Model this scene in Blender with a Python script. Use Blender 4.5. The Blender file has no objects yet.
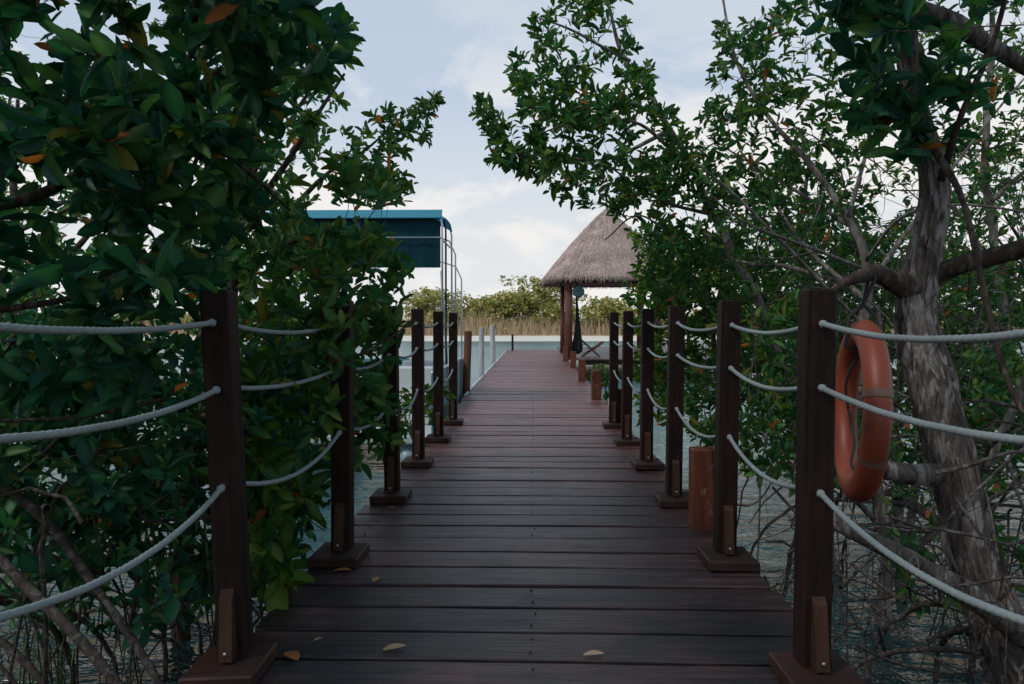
import bpy, math, random
import numpy as np
from mathutils import Vector, Matrix, Euler, noise

random.seed(7); rng = np.random.default_rng(7)
scn = bpy.context.scene
COL = scn.collection
R = math.radians

# ------------------------------------------------------------------ camera
EYE = 1.185; FPX = 800.0; YAW = 1.504; PITCH = 1.43
cam_d = bpy.data.cameras.new('camera'); cam = bpy.data.objects.new('camera', cam_d); COL.objects.link(cam)
cam_d.sensor_width = 36.0; cam_d.lens = FPX / 1024 * 36.0
cam_d.clip_start = 0.05; cam_d.clip_end = 3000
cam.location = (0, 0, EYE); cam.rotation_euler = (R(90 - PITCH), 0, R(YAW))
scn.camera = cam
CR = Euler((R(90 - PITCH), 0, R(YAW))).to_matrix()
CRi = CR.transposed()

def U(px, py, d):
    """point at distance d along the pier, seen in that direction"""
    v = CR @ Vector(((px - 512) / FPX, -(py - 342) / FPX, -1.0))
    v *= d / v.y
    return Vector((v.x, v.y, v.z + EYE))

CRiN = np.array(CRi)
def project(P):
    q = (np.asarray(P) - np.array([0, 0, EYE])) @ CRiN.T
    w = np.maximum(-q[:, 2], 1e-4)
    return np.stack([512 + FPX * q[:, 0] / w, 342 - FPX * q[:, 1] / w, w], 1)

# ------------------------------------------------------------------ node helpers
def new_mat(name):
    m = bpy.data.materials.new(name); m.use_nodes = True
    nt = m.node_tree; nt.nodes.clear()
    out = nt.nodes.new('ShaderNodeOutputMaterial')
    b = nt.nodes.new('ShaderNodeBsdfPrincipled')
    nt.links.new(b.outputs[0], out.inputs[0])
    return m, nt, b, out

def nd(nt, typ, **kw):
    n = nt.nodes.new(typ)
    for k, v in kw.items():
        if k in n.inputs.keys() if isinstance(k, str) else False:
            n.inputs[k].default_value = v
        else:
            setattr(n, k, v)
    return n

def coords(nt, scale=(1, 1, 1), kind='Object'):
    tc = nt.nodes.new('ShaderNodeTexCoord'); mp = nt.nodes.new('ShaderNodeMapping')
    mp.inputs['Scale'].default_value = scale
    nt.links.new(tc.outputs[kind], mp.inputs[0])
    return mp.outputs[0]

def noise_tex(nt, vec, scale, detail=5, rough=.6, dist=0.0):
    n = nt.nodes.new('ShaderNodeTexNoise')
    n.inputs['Scale'].default_value = scale; n.inputs['Detail'].default_value = detail
    n.inputs['Roughness'].default_value = rough; n.inputs['Distortion'].default_value = dist
    nt.links.new(vec, n.inputs['Vector'])
    return n.outputs['Fac']

def ramp(nt, fac, stops):
    r = nt.nodes.new('ShaderNodeValToRGB'); e = r.color_ramp.elements
    while len(e) < len(stops): e.new(.5)
    for el, (p, c) in zip(e, stops):
        el.position = p; el.color = (c, c, c, 1) if not isinstance(c, tuple) else (*c, 1)
    nt.links.new(fac, r.inputs[0]); return r.outputs[0]

def mixc(nt, fac, a, b, mode='MIX'):
    m = nt.nodes.new('ShaderNodeMix'); m.data_type = 'RGBA'; m.blend_type = mode
    for s, v in ((m.inputs[0], fac), (m.inputs[6], a), (m.inputs[7], b)):
        if hasattr(v, 'node'): nt.links.new(v, s)
        elif isinstance(v, tuple): s.default_value = (*v, 1)
        else: s.default_value = v
    return m.outputs[2]

def bump(nt, bsdf, h, strength, dist):
    b = nt.nodes.new('ShaderNodeBump'); b.inputs['Strength'].default_value = strength
    b.inputs['Distance'].default_value = dist
    nt.links.new(h, b.inputs['Height']); nt.links.new(b.outputs[0], bsdf.inputs['Normal'])
    return b

def attr(nt, name):
    a = nt.nodes.new('ShaderNodeAttribute'); a.attribute_name = name; return a

def wood_mat(name, dark, light, grain=(3, 40, 40), rough=(.45, .7), bumpd=.004, spec=.4, wear=None, tone=False):
    m, nt, b, out = new_mat(name)
    vec = coords(nt, grain)
    if tone:
        a = attr(nt, 'tone')
        ad = nt.nodes.new('ShaderNodeVectorMath'); ad.operation = 'ADD'
        sc = nt.nodes.new('ShaderNodeVectorMath'); sc.operation = 'SCALE'; sc.inputs[3].default_value = 37.0
        nt.links.new(a.outputs['Color'], sc.inputs[0]); nt.links.new(vec, ad.inputs[0]); nt.links.new(sc.outputs[0], ad.inputs[1])
        vec = ad.outputs[0]
    g = noise_tex(nt, vec, 1.0, 7, .65, .6)
    col = ramp(nt, g, [(.3, dark), (.7, light)])
    big = noise_tex(nt, coords(nt, (1, 1, 1)), 2.3, 4, .6)
    col = mixc(nt, ramp(nt, big, [(.35, .0), (.7, .55)]), col, tuple(c * .55 for c in dark))
    if tone:
        a2 = attr(nt, 'tone')
        col = mixc(nt, ramp(nt, a2.outputs['Fac'], [(0, .0), (1, .75)]), col, mixc(nt, .5, col, light))
        red = attr(nt, 'red')
        col = mixc(nt, red.outputs['Fac'], col, mixc(nt, g, (.070, .024, .026), (.20, .085, .085)))
    if grain[2] < grain[0]:
        ck = noise_tex(nt, coords(nt, (34, 34, .9)), 1.0, 5, .6, .5)
        col = mixc(nt, ramp(nt, ck, [(.60, 0.), (.66, .85)]), col, tuple(x * .25 for x in dark))
        pale = noise_tex(nt, coords(nt, (12, 12, 4)), 1.0, 5, .7)
        col = mixc(nt, ramp(nt, pale, [(.60, 0.), (.74, .35)]), col, tuple(min(1, x * 2.2) for x in light))
    if wear:
        w = noise_tex(nt, coords(nt, (6, 6, 3)), 3.0, 6, .7)
        col = mixc(nt, ramp(nt, w, [(.58, .0), (.72, .8)]), col, wear)
    nt.links.new(col, b.inputs['Base Color'])
    rr = nt.nodes.new('ShaderNodeMapRange'); rr.inputs[3].default_value = rough[0]; rr.inputs[4].default_value = rough[1]
    nt.links.new(big, rr.inputs[0]); nt.links.new(rr.outputs[0], b.inputs['Roughness'])
    b.inputs['Specular IOR Level'].default_value = spec
    bump(nt, b, g, .6, bumpd)
    return m

def plain_mat(name, c, rough=.5, spec=.5, metal=0.0, var=.25, scale=6.0, bumpd=0.0):
    m, nt, b, out = new_mat(name)
    n = noise_tex(nt, coords(nt), scale, 5, .65)
    nt.links.new(mixc(nt, n, tuple(x * (1 - var) for x in c), tuple(min(1, x * (1 + var)) for x in c)), b.inputs['Base Color'])
    b.inputs['Roughness'].default_value = rough; b.inputs['Specular IOR Level'].default_value = spec
    b.inputs['Metallic'].default_value = metal
    if bumpd: bump(nt, b, n, .7, bumpd)
    return m

# ------------------------------------------------------------------ object helpers
def tag(o, label=None, cat=None, group=None, kind=None):
    if label: o['label'] = label
    if cat: o['category'] = cat
    if group: o['group'] = group
    if kind: o['kind'] = kind
    return o

def empty(name, loc, label, cat, group=None, rot=(0, 0, 0)):
    o = bpy.data.objects.new(name, None); COL.objects.link(o)
    o.empty_display_size = .2; o.location = loc; o.rotation_euler = rot
    return tag(o, label, cat, group)

class MB:
    """collects shapes, then links them as ONE mesh object"""
    def __init__(s): s.v = []; s.f = []; s.att = {}
    def add(s, vs, fs):
        o = len(s.v); s.v.extend([tuple(v) for v in vs]); s.f.extend([tuple(i + o for i in f) for f in fs])
    def box(s, c, d, rot=None, bev=0.0, taper=1.0):
        hx, hy, hz = d[0] / 2, d[1] / 2, d[2] / 2
        b = min(bev, hx * .9, hy * .9, hz * .9)
        vs = []; fs = []
        # chamfered box through 24 verts (3 per corner)
        if b <= 0:
            for z in (-1, 1):
                t = taper if z > 0 else 1
                for x, y in ((-1, -1), (1, -1), (1, 1), (-1, 1)): vs.append((x * hx * t, y * hy * t, z * hz))
            fs = [(3, 2, 1, 0), (4, 5, 6, 7), (0, 1, 5, 4), (1, 2, 6, 5), (2, 3, 7, 6), (3, 0, 4, 7)]
        else:
            prof = [(-1, hz * -1, b), (-1, -hz + b, 0), (1, hz - b, 0), (1, hz, b)]
            for _, z, ins in prof:
                t = 1 + (taper - 1) * (z + hz) / (2 * hz)
                X = (hx - ins) * t; Y = (hy - ins) * t; k = b * .8 if ins == 0 else b * .4
                vs += [(-X + k, -Y, z), (X - k, -Y, z), (X, -Y + k, z), (X, Y - k, z), (X - k, Y, z), (-X + k, Y, z), (-X, Y - k, z), (-X, -Y + k, z)]
            for r in range(3):
                for i in range(8):
                    j = (i + 1) % 8; fs.append((r * 8 + i, r * 8 + j, r * 8 + 8 + j, r * 8 + 8 + i))
            fs.append(tuple(range(7, -1, -1))); fs.append(tuple(range(24, 32)))
        M = (rot if rot is not None else Matrix.Identity(3))
        s.add([M @ Vector(v) + Vector(c) for v in vs], fs)
        return s
    def tube(s, pts, rad, n=8, cap=True, phase=0.0, lobes=0, amp=0.0, twist=0.0, disp=None):
        pts = [Vector(p) for p in pts]; m = len(pts)
        if not hasattr(rad, '__len__'): rad = [rad] * m
        t0 = (pts[1] - pts[0]).normalized()
        up = Vector((0, 0, 1)) if abs(t0.z) < .9 else Vector((1, 0, 0))
        a = t0.cross(up).normalized(); vs = []
        L = 0.0
        for i, p in enumerate(pts):
            t = (pts[min(i + 1, m - 1)] - pts[max(i - 1, 0)])
            t = t.normalized() if t.length > 1e-9 else t0
            a = (a - t * a.dot(t)); a = a.normalized() if a.length > 1e-6 else t.orthogonal().normalized()
            b = t.cross(a)
            if i: L += (p - pts[i - 1]).length
            for k in range(n):
                th = 2 * math.pi * k / n + phase
                r = rad[i]
                if lobes: r *= 1 + amp * math.cos(lobes * (th + twist * L))
                if disp: r *= disp(th, L, i)
                vs.append(p + a * (math.cos(th) * r) + b * (math.sin(th) * r))
        fs = []
        for i in range(m - 1):
            for k in range(n):
                j = (k + 1) % n
                fs.append((i * n + k, i * n + j, i * n + n + j, i * n + n + k))
        if cap:
            fs.append(tuple(range(n - 1, -1, -1))); fs.append(tuple(range((m - 1) * n, m * n)))
        s.add(vs, fs); return s
    def lathe(s, prof, c=(0, 0, 0), n=24, axis=None):
        vs = []; fs = []
        M = axis if axis is not None else Matrix.Identity(3)
        for r, z in prof:
            for k in range(n):
                th = 2 * math.pi * k / n
                vs.append(M @ Vector((r * math.cos(th), r * math.sin(th), z)) + Vector(c))
        for i in range(len(prof) - 1):
            for k in range(n):
                j = (k + 1) % n; fs.append((i * n + k, i * n + j, i * n + n + j, i * n + n + k))
        fs.append(tuple(range(n - 1, -1, -1))); fs.append(tuple(range((len(prof) - 1) * n, len(prof) * n)))
        s.add(vs, fs); return s
    def build(s, name, mat, parent=None, smooth=False):
        me = bpy.data.meshes.new(name); me.from_pydata(s.v, [], s.f); me.update()
        if smooth: me.polygons.foreach_set('use_smooth', [True] * len(me.polygons))
        for an, vals in s.att.items():
            a = me.attributes.new(an, 'FLOAT', 'POINT'); a.data.foreach_set('value', vals)
        me.materials.append(mat)
        o = bpy.data.objects.new(name, me); COL.objects.link(o)
        if parent is not None: o.parent = parent
        return o

def spline(ctrl, step):
    """Catmull-Rom through control points (vectors with radius)"""
    P = [np.array(list(c[0]) + [c[1]]) for c in ctrl]
    P = [2 * P[0] - P[1]] + P + [2 * P[-1] - P[-2]]
    out = []
    for i in range(1, len(P) - 2):
        n = max(2, int(np.linalg.norm(P[i + 1][:3] - P[i][:3]) / step))
        for k in range(n):
            t = k / n
            out.append(.5 * (2 * P[i] + (P[i + 1] - P[i - 1]) * t + (2 * P[i - 1] - 5 * P[i] + 4 * P[i + 1] - P[i + 2]) * t * t + (3 * P[i] - P[i - 1] - 3 * P[i + 1] + P[i + 2]) * t ** 3))
    out.append(P[-2]); out = np.array(out); out[:, 3] = np.maximum(out[:, 3], .0015)
    return out

# ------------------------------------------------------------------ materials
def deck_mat():
    m, nt, b, out = new_mat('deck_wood')
    a = attr(nt, 'tone'); red = attr(nt, 'red')
    sc = nt.nodes.new('ShaderNodeVectorMath'); sc.operation = 'SCALE'; sc.inputs[3].default_value = 37.0; nt.links.new(a.outputs['Color'], sc.inputs[0])
    def shifted(scale):
        ad = nt.nodes.new('ShaderNodeVectorMath'); ad.operation = 'ADD'
        nt.links.new(coords(nt, scale), ad.inputs[0]); nt.links.new(sc.outputs[0], ad.inputs[1]); return ad.outputs[0]
    g = noise_tex(nt, shifted((1.7, 26, 26)), 1.0, 8, .7, .7)
    fine = noise_tex(nt, shifted((5, 130, 130)), 1.0, 4, .6, .3)
    stain = noise_tex(nt, coords(nt, (1.2, 1.6, 1)), 1.6, 6, .65, .4)
    blot = noise_tex(nt, shifted((3, 9, 3)), 1.0, 6, .7, .8)
    cold = ramp(nt, g, [(.30, (.0065, .0075, .0095)), (.52, (.018, .018, .021)), (.72, (.042, .040, .044))])  # shade and blue sky sheen of the near deck, painted into the wood
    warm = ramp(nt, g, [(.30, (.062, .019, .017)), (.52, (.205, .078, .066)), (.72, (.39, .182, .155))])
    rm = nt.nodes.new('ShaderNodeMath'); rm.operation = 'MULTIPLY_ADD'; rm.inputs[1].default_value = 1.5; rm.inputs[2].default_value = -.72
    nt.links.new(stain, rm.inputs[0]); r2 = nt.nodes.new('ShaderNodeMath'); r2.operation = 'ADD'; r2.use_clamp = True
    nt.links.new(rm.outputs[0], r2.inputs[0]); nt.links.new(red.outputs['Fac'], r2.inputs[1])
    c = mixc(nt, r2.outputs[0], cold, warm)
    c = mixc(nt, ramp(nt, a.outputs['Fac'], [(0., .0), (1., .40)]), c, (.010, .008, .009))
    c = mixc(nt, ramp(nt, fine, [(.36, .55), (.5, 0.)]), c, (.006, .005, .006))
    c = mixc(nt, ramp(nt, blot, [(.60, 0.), (.70, .7)]), c, (.008, .007, .008))
    c = mixc(nt, ramp(nt, blot, [(.24, .35), (.34, .0)]), c, (.11, .095, .09))
    nt.links.new(c, b.inputs['Base Color'])
    rr = nt.nodes.new('ShaderNodeMath'); rr.operation = 'MULTIPLY_ADD'; rr.inputs[1].default_value = .55; rr.inputs[2].default_value = .16
    mx = nt.nodes.new('ShaderNodeMath'); mx.operation = 'MULTIPLY_ADD'; mx.inputs[1].default_value = .5; nt.links.new(fine, mx.inputs[0])
    hf = nt.nodes.new('ShaderNodeMath'); hf.operation = 'MULTIPLY'; hf.inputs[1].default_value = .5; nt.links.new(blot, hf.inputs[0]); nt.links.new(hf.outputs[0], mx.inputs[2])
    nt.links.new(mx.outputs[0], rr.inputs[0]); nt.links.new(rr.outputs[0], b.inputs['Roughness'])
    b.inputs['Specular IOR Level'].default_value = .42
    hh = nt.nodes.new('ShaderNodeMath'); hh.operation = 'MULTIPLY_ADD'; hh.inputs[1].default_value = .35; nt.links.new(fine, hh.inputs[0]); nt.links.new(g, hh.inputs[2])
    bump(nt, b, hh.outputs[0], .7, .007)
    return m
M_deck = deck_mat()
M_post = wood_mat('post_wood', (.009, .005, .0045), (.036, .014, .010), (40, 40, 2.5), (.55, .8), .006, .2)
M_plate = wood_mat('plate_wood', (.022, .010, .008), (.070, .030, .022), (4, 36, 36), (.5, .7), .003, .3)
M_brace = wood_mat('brace_wood', (.028, .012, .007), (.078, .033, .016), (40, 40, 3), (.5, .7), .003, .3)
M_pile = wood_mat('pile_wood', (.075, .020, .009), (.19, .054, .024), (30, 30, 3), (.55, .8), .006, .3, wear=(.30, .2, .15))
M_pileb = wood_mat('brown_pile_wood', (.10, .042, .024), (.24, .105, .06), (30, 30, 3), (.55, .8), .006, .3)
M_pilew = wood_mat('whitewashed_wood', (.34, .34, .34), (.62, .62, .60), (30, 30, 3), (.6, .9), .006, .2)
M_under = wood_mat('beam_wood', (.02, .014, .012), (.05, .034, .03), (2, 30, 30), (.6, .8), .004, .3)
M_palpost = wood_mat('palapa_post_wood', (.09, .034, .026), (.22, .085, .065), (18, 18, 2.5), (.6, .8), .008, .3)

def rope_mat():
    m, nt, b, out = new_mat('rope_fibre')
    n = noise_tex(nt, coords(nt), 60, 4, .6); n2 = noise_tex(nt, coords(nt), 2.2, 3, .6)
    c = mixc(nt, n, (.17, .20, .205), (.33, .375, .38))
    nt.links.new(mixc(nt, ramp(nt, n2, [(.45, 0.), (.75, .5)]), c, (.17, .18, .16)), b.inputs['Base Color'])
    b.inputs['Roughness'].default_value = .8; b.inputs['Specular IOR Level'].default_value = .2
    bump(nt, b, n, .5, .001); return m
M_rope = rope_mat()

def leaf_mat(name, trans=.40, rough=.46):
    m, nt, b, out = new_mat(name)
    a = attr(nt, 'leaf_color')
    n = noise_tex(nt, coords(nt), 14, 3, .6)
    col = mixc(nt, ramp(nt, n, [(.3, 0.), (.75, .35)]), a.outputs['Color'], mixc(nt, .5, a.outputs['Color'], (.05, .055, .02)))
    nt.links.new(col, b.inputs['Base Color'])
    b.inputs['Roughness'].default_value = rough; b.inputs['Specular IOR Level'].default_value = .22
    tr = nt.nodes.new('ShaderNodeBsdfTranslucent')
    nt.links.new(mixc(nt, .5, a.outputs['Color'], mixc(nt, 1.0, a.outputs['Color'], (1.3, 1.5, .4), 'MULTIPLY')), tr.inputs[0])
    mx = nt.nodes.new('ShaderNodeMixShader'); mx.inputs[0].default_value = trans
    nt.links.new(b.outputs[0], mx.inputs[1]); nt.links.new(tr.outputs[0], mx.inputs[2])
    nt.links.new(mx.outputs[0], out.inputs[0])
    return m
M_leaf = leaf_mat('mangrove_leaf')
M_leaf_far = leaf_mat('shore_leaf', .3, .6)

def bark_mat(name, dark, light, pale, sc=(14, 14, 3.2), bd=.02):
    m, nt, b, out = new_mat(name)
    g = noise_tex(nt, coords(nt, sc), 1.0, 8, .68, .9)
    g2 = noise_tex(nt, coords(nt, (sc[0] * .6, sc[1] * .6, sc[2] * .7)), 1.0, 6, .7, 1.4)
    c = ramp(nt, g, [(.32, dark), (.58, light)])
    c = mixc(nt, ramp(nt, g2, [(.52, 0.), (.58, .85)]), c, pale)
    nt.links.new(c, b.inputs['Base Color']); b.inputs['Roughness'].default_value = .9; b.inputs['Specular IOR Level'].default_value = .15
    bump(nt, b, g, .9, bd); return m
M_bark = bark_mat('shaggy_bark', (.020, .015, .013), (.165, .138, .124), (.34, .32, .305), (22, 22, 5.0), .04)
M_barkpale = bark_mat('pale_bark', (.06, .053, .047), (.17, .152, .136), (.29, .27, .25), (20, 20, 6), .008)
M_barkdark = bark_mat('dark_bark', (.018, .013, .011), (.06, .046, .038), (.12, .10, .085), (22, 22, 6), .006)
M_twig = bark_mat('twig_bark', (.018, .014, .012), (.060, .050, .044), (.12, .108, .098), (30, 30, 20), .002)
M_brush = bark_mat('dry_brush', (.022, .020, .018), (.075, .066, .060), (.17, .155, .145), (30, 30, 30), .002)

# ------------------------------------------------------------------ sky, sun
def build_world():
    w = bpy.data.worlds.new('World'); scn.world = w; w.use_nodes = True
    nt = w.node_tree; nt.nodes.clear()
    out = nt.nodes.new('ShaderNodeOutputWorld'); bg = nt.nodes.new('ShaderNodeBackground')
    nt.links.new(bg.outputs[0], out.inputs[0]); bg.inputs['Strength'].default_value = .1
    sky = nt.nodes.new('ShaderNodeTexSky'); sky.sky_type = 'NISHITA'; sky.sun_disc = False
    sky.sun_elevation = R(SUN_EL); sky.sun_rotation = R(SUN_AZ)
    sky.air_density = 1.0; sky.dust_density = 1.5
    tc = nt.nodes.new('ShaderNodeTexCoord')
    mp = nt.nodes.new('ShaderNodeMapping'); mp.inputs['Scale'].default_value = (1.0, 1.0, 2.4)
    mp.inputs['Location'].default_value = (.35, .1, .22)
    nt.links.new(tc.outputs['Generated'], mp.inputs[0])
    n1 = noise_tex(nt, mp.outputs[0], 2.6, 8, .58, .3)
    n2 = noise_tex(nt, mp.outputs[0], 7.0, 6, .6, .2)
    # thin overcast veil, then brighter heaps of cloud
    veil = mixc(nt, .74, sky.outputs[0], (5.7, 6.6, 7.7))
    sep = nt.nodes.new('ShaderNodeSeparateXYZ'); nt.links.new(tc.outputs['Generated'], sep.inputs[0])
    low = ramp(nt, sep.outputs[2], [(.0, .9), (.10, .75), (.27, .0)])
    ad = nt.nodes.new('ShaderNodeMath'); ad.operation = 'MULTIPLY_ADD'; ad.inputs[1].default_value = .35
    nt.links.new(n2, ad.inputs[0]); nt.links.new(n1, ad.inputs[2])
    heap = ramp(nt, ad.outputs[0], [(.62, 0.), (.70, 1.0)])
    c = mixc(nt, low, veil, (7.4, 7.5, 7.5))
    hm = nt.nodes.new('ShaderNodeMath'); hm.operation = 'MULTIPLY'; nt.links.new(ramp(nt, sep.outputs[2], [(.20, .92), (.34, .22)]), hm.inputs[1])
    nt.links.new(heap, hm.inputs[0])
    c = mixc(nt, hm.outputs[0], c, (8.2, 8.0, 7.85))
    zen = ramp(nt, sep.outputs[2], [(.36, 0.), (.62, .85)])
    c = mixc(nt, zen, c, mixc(nt, .6, sky.outputs[0], (2.2, 4.2, 6.0)))
    nt.links.new(c, bg.inputs[0])
SUN_EL, SUN_AZ = 50, 236
build_world()
sd = bpy.data.lights.new('sun', 'SUN'); sd.energy = 1.5; sd.angle = R(10); sd.color = (1, .95, .88)
so = bpy.data.objects.new('sun', sd); COL.objects.link(so)
# sky rotation: clockwise from +Y; the lamp shines from that same direction
az = R(SUN_AZ); el = R(SUN_EL)
sdir = Vector((math.sin(az) * math.cos(el), math.cos(az) * math.cos(el), math.sin(el)))
so.rotation_euler = sdir.to_track_quat('Z', 'Y').to_euler(); so.location = sdir * 30
scn.view_settings.view_transform = 'Standard'; scn.view_settings.look = 'None'
scn.view_settings.gamma = 1.0; scn.view_settings.use_curve_mapping = False
scn.view_settings.exposure = 0.15

# ------------------------------------------------------------------ water and shores
WL = -0.72
def build_water():
    m, nt, b, out = new_mat('lagoon_water')
    b.inputs['Base Color'].default_value = (.010, .045, .050, 1)
    big = noise_tex(nt, coords(nt), .12, 3, .5)
    # dark canopy reflection put into the near water's colour, turquoise out in the lagoon
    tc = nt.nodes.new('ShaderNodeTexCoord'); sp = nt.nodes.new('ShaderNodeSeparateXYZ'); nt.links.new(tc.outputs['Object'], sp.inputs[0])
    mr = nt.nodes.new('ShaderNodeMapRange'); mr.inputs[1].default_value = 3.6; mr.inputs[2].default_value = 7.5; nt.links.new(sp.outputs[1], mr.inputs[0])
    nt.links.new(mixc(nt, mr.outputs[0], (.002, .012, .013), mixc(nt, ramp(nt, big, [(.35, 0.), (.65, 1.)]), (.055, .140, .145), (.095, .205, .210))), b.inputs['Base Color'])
    b.inputs['Roughness'].default_value = .03; b.inputs['IOR'].default_value = 1.33
    n1 = noise_tex(nt, coords(nt, (2.2, 4.2, 1)), 1.0, 4, .55, .5)
    n2 = noise_tex(nt, coords(nt, (9, 17, 1)), 1.0, 3, .5, .3)
    ad = nt.nodes.new('ShaderNodeMath'); ad.operation = 'MULTIPLY_ADD'; ad.inputs[1].default_value = .12
    nt.links.new(n2, ad.inputs[0]); nt.links.new(n1, ad.inputs[2])
    am = nt.nodes.new('ShaderNodeMapRange'); am.inputs[1].default_value = 5; am.inputs[2].default_value = 22; am.inputs[3].default_value = 1.0; am.inputs[4].default_value = .14
    nt.links.new(sp.outputs[1], am.inputs[0]); ml = nt.nodes.new('ShaderNodeMath'); ml.operation = 'MULTIPLY'
    nt.links.new(ad.outputs[0], ml.inputs[0]); nt.links.new(am.outputs[0], ml.inputs[1])
    bump(nt, b, ml.outputs[0], .8, .17)
    rf = nt.nodes.new('ShaderNodeMapRange'); rf.inputs[1].default_value = 8; rf.inputs[2].default_value = 22; rf.inputs[3].default_value = .03; rf.inputs[4].default_value = .26
    nt.links.new(sp.outputs[1], rf.inputs[0]); nt.links.new(rf.outputs[0], b.inputs['Roughness'])
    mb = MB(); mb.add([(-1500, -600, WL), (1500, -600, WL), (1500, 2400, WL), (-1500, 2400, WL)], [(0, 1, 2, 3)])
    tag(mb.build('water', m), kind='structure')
    # far shore
    m, nt, b, out = new_mat('shore_sand')
    tc = nt.nodes.new('ShaderNodeTexCoord'); sp = nt.nodes.new('ShaderNodeSeparateXYZ'); nt.links.new(tc.outputs['Object'], sp.inputs[0])
    n = noise_tex(nt, coords(nt), 1.5, 6, .6)
    sand = mixc(nt, n, (.62, .56, .46), (.80, .74, .64)); soil = mixc(nt, n, (.10, .075, .04), (.2, .15, .08))
    z = ramp(nt, sp.outputs[2], [(.0, 0.), (.0, 0.)]) if False else None
    mr = nt.nodes.new('ShaderNodeMapRange'); mr.inputs[1].default_value = -.10; mr.inputs[2].default_value = .02
    nt.links.new(sp.outputs[2], mr.inputs[0])
    nt.links.new(mixc(nt, mr.outputs[0], sand, soil), b.inputs['Base Color']); b.inputs['Roughness'].default_value = .95
    mb = MB(); prof = [(-4, -1.6), (0, -.85), (2.5, -.62), (7, -.42), (13, -.2), (18, .02), (40, .5), (120, .9), (1200, 1.2)]
    xs = np.linspace(-700, 700, 281); vs = []; fs = []
    for i, x in enumerate(xs):
        off = 78 + 2.0 * noise.noise(Vector((x * .03, 0, 3))) + .5 * noise.noise(Vector((x * .2, 0, 7))) + .010 * abs(x)
        for dy, zz in prof:
            vs.append((x, off + dy, zz + (.05 * noise.noise(Vector((x * .3, dy * .3, 1))) if 0 < dy < 50 else 0)))
    k = len(prof)
    for i in range(len(xs) - 1):
        for j in range(k - 1): fs.append((i * k + j, i * k + k + j, i * k + k + j + 1, i * k + j + 1))
    mb.add(vs, fs); tag(mb.build('shore', m, smooth=True), kind='structure')
    # muddy bed under everything
    mb = MB(); mb.add([(-1400, -500, -3), (1400, -500, -3), (1400, 2300, -3), (-1400, 2300, -3)], [(0, 1, 2, 3)])
    tag(mb.build('lagoon_bed', plain_mat('mud', (.05, .045, .03), .9)), kind='structure')
build_water()

# ------------------------------------------------------------------ boardwalk
DL, DR = -1.07, 1.07
def build_boardwalk():
    root = empty('boardwalk', (0, 16, 0), 'long boardwalk of dark reddish planks running out over the lagoon', 'boardwalk')
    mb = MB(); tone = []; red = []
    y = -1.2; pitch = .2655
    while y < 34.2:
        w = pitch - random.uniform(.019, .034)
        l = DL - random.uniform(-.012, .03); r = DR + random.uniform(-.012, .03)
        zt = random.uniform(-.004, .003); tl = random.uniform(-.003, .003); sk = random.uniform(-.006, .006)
        n = 14; t0 = random.random(); rd = min(1, max(0, random.gauss(.13 + .82 * min(1, max(0, (y - 3.4) / 6)), .13)))   # tree shade put into near planks' colour; far planks redder and lighter, as lit
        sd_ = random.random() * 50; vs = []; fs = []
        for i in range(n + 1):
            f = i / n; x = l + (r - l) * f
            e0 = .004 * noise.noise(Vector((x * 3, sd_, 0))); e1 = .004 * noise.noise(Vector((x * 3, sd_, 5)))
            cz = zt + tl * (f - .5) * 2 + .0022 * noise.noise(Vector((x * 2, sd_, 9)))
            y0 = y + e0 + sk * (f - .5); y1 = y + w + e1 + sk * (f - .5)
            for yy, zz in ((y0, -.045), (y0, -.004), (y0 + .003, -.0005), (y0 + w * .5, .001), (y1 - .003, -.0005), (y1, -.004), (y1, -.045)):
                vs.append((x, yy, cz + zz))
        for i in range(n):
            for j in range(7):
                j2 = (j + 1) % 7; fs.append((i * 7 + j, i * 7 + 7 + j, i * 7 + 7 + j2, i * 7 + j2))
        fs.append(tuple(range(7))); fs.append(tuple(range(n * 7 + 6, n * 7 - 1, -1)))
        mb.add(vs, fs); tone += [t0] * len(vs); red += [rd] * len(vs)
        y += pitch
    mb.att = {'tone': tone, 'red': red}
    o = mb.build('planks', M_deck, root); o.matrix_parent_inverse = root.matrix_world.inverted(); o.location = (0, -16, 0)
    mb = MB(); y = -1.2
    while y < 14:
        for x in (-.93, 0, .93):
            for q in (.055, .19): mb.lathe([(.0045, -.004), (.0045, .0022), (.0015, .0026)], (x + random.uniform(-.012, .012), y - 16 + q + random.uniform(-.01, .01), .0005), 8)
        y += pitch
    tag(mb.build('screw_heads', plain_mat('rusty_screw', (.10, .06, .045), .5, .5, .6), root), kind='stuff')
    for x in (-.93, .0, .93):
        b_ = MB().box((x, .5, -.13), (.09, 34.4, .16)); b_.build('bearer', M_under, root)
    y = 1.1
    for i in range(12):
        for x in (-.84, .84):
            b_ = MB(); b_.tube([(x, y - 16, -2.9), (x, y - 16, -.055)], .075, 12); b_.build('pile', M_under, root)
        b_ = MB().box((0, y - 16, -.28), (1.9, .1, .13)); b_.build('cross_beam', M_under, root)
        y += 2.9
    # pale tube standing in for the lit fascia edge on the boat side
    mb = MB(); mb.tube([(-1.125, yy - 16, -.03 + .006 * math.sin(yy * 1.7)) for yy in np.arange(13.2, 33.9, .6)], .022, 8)
    mb.build('lit_edge_strip', plain_mat('lit_edge_pale', (.55, .62, .66), .4), root, True)
build_boardwalk()

def fix_parent_z():  # planks were authored in world space, root sits at y = 16
    for o in bpy.data.objects:
        if o.name == 'planks':
            o.matrix_parent_inverse = Matrix.Identity(4)
fix_parent_z()

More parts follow.
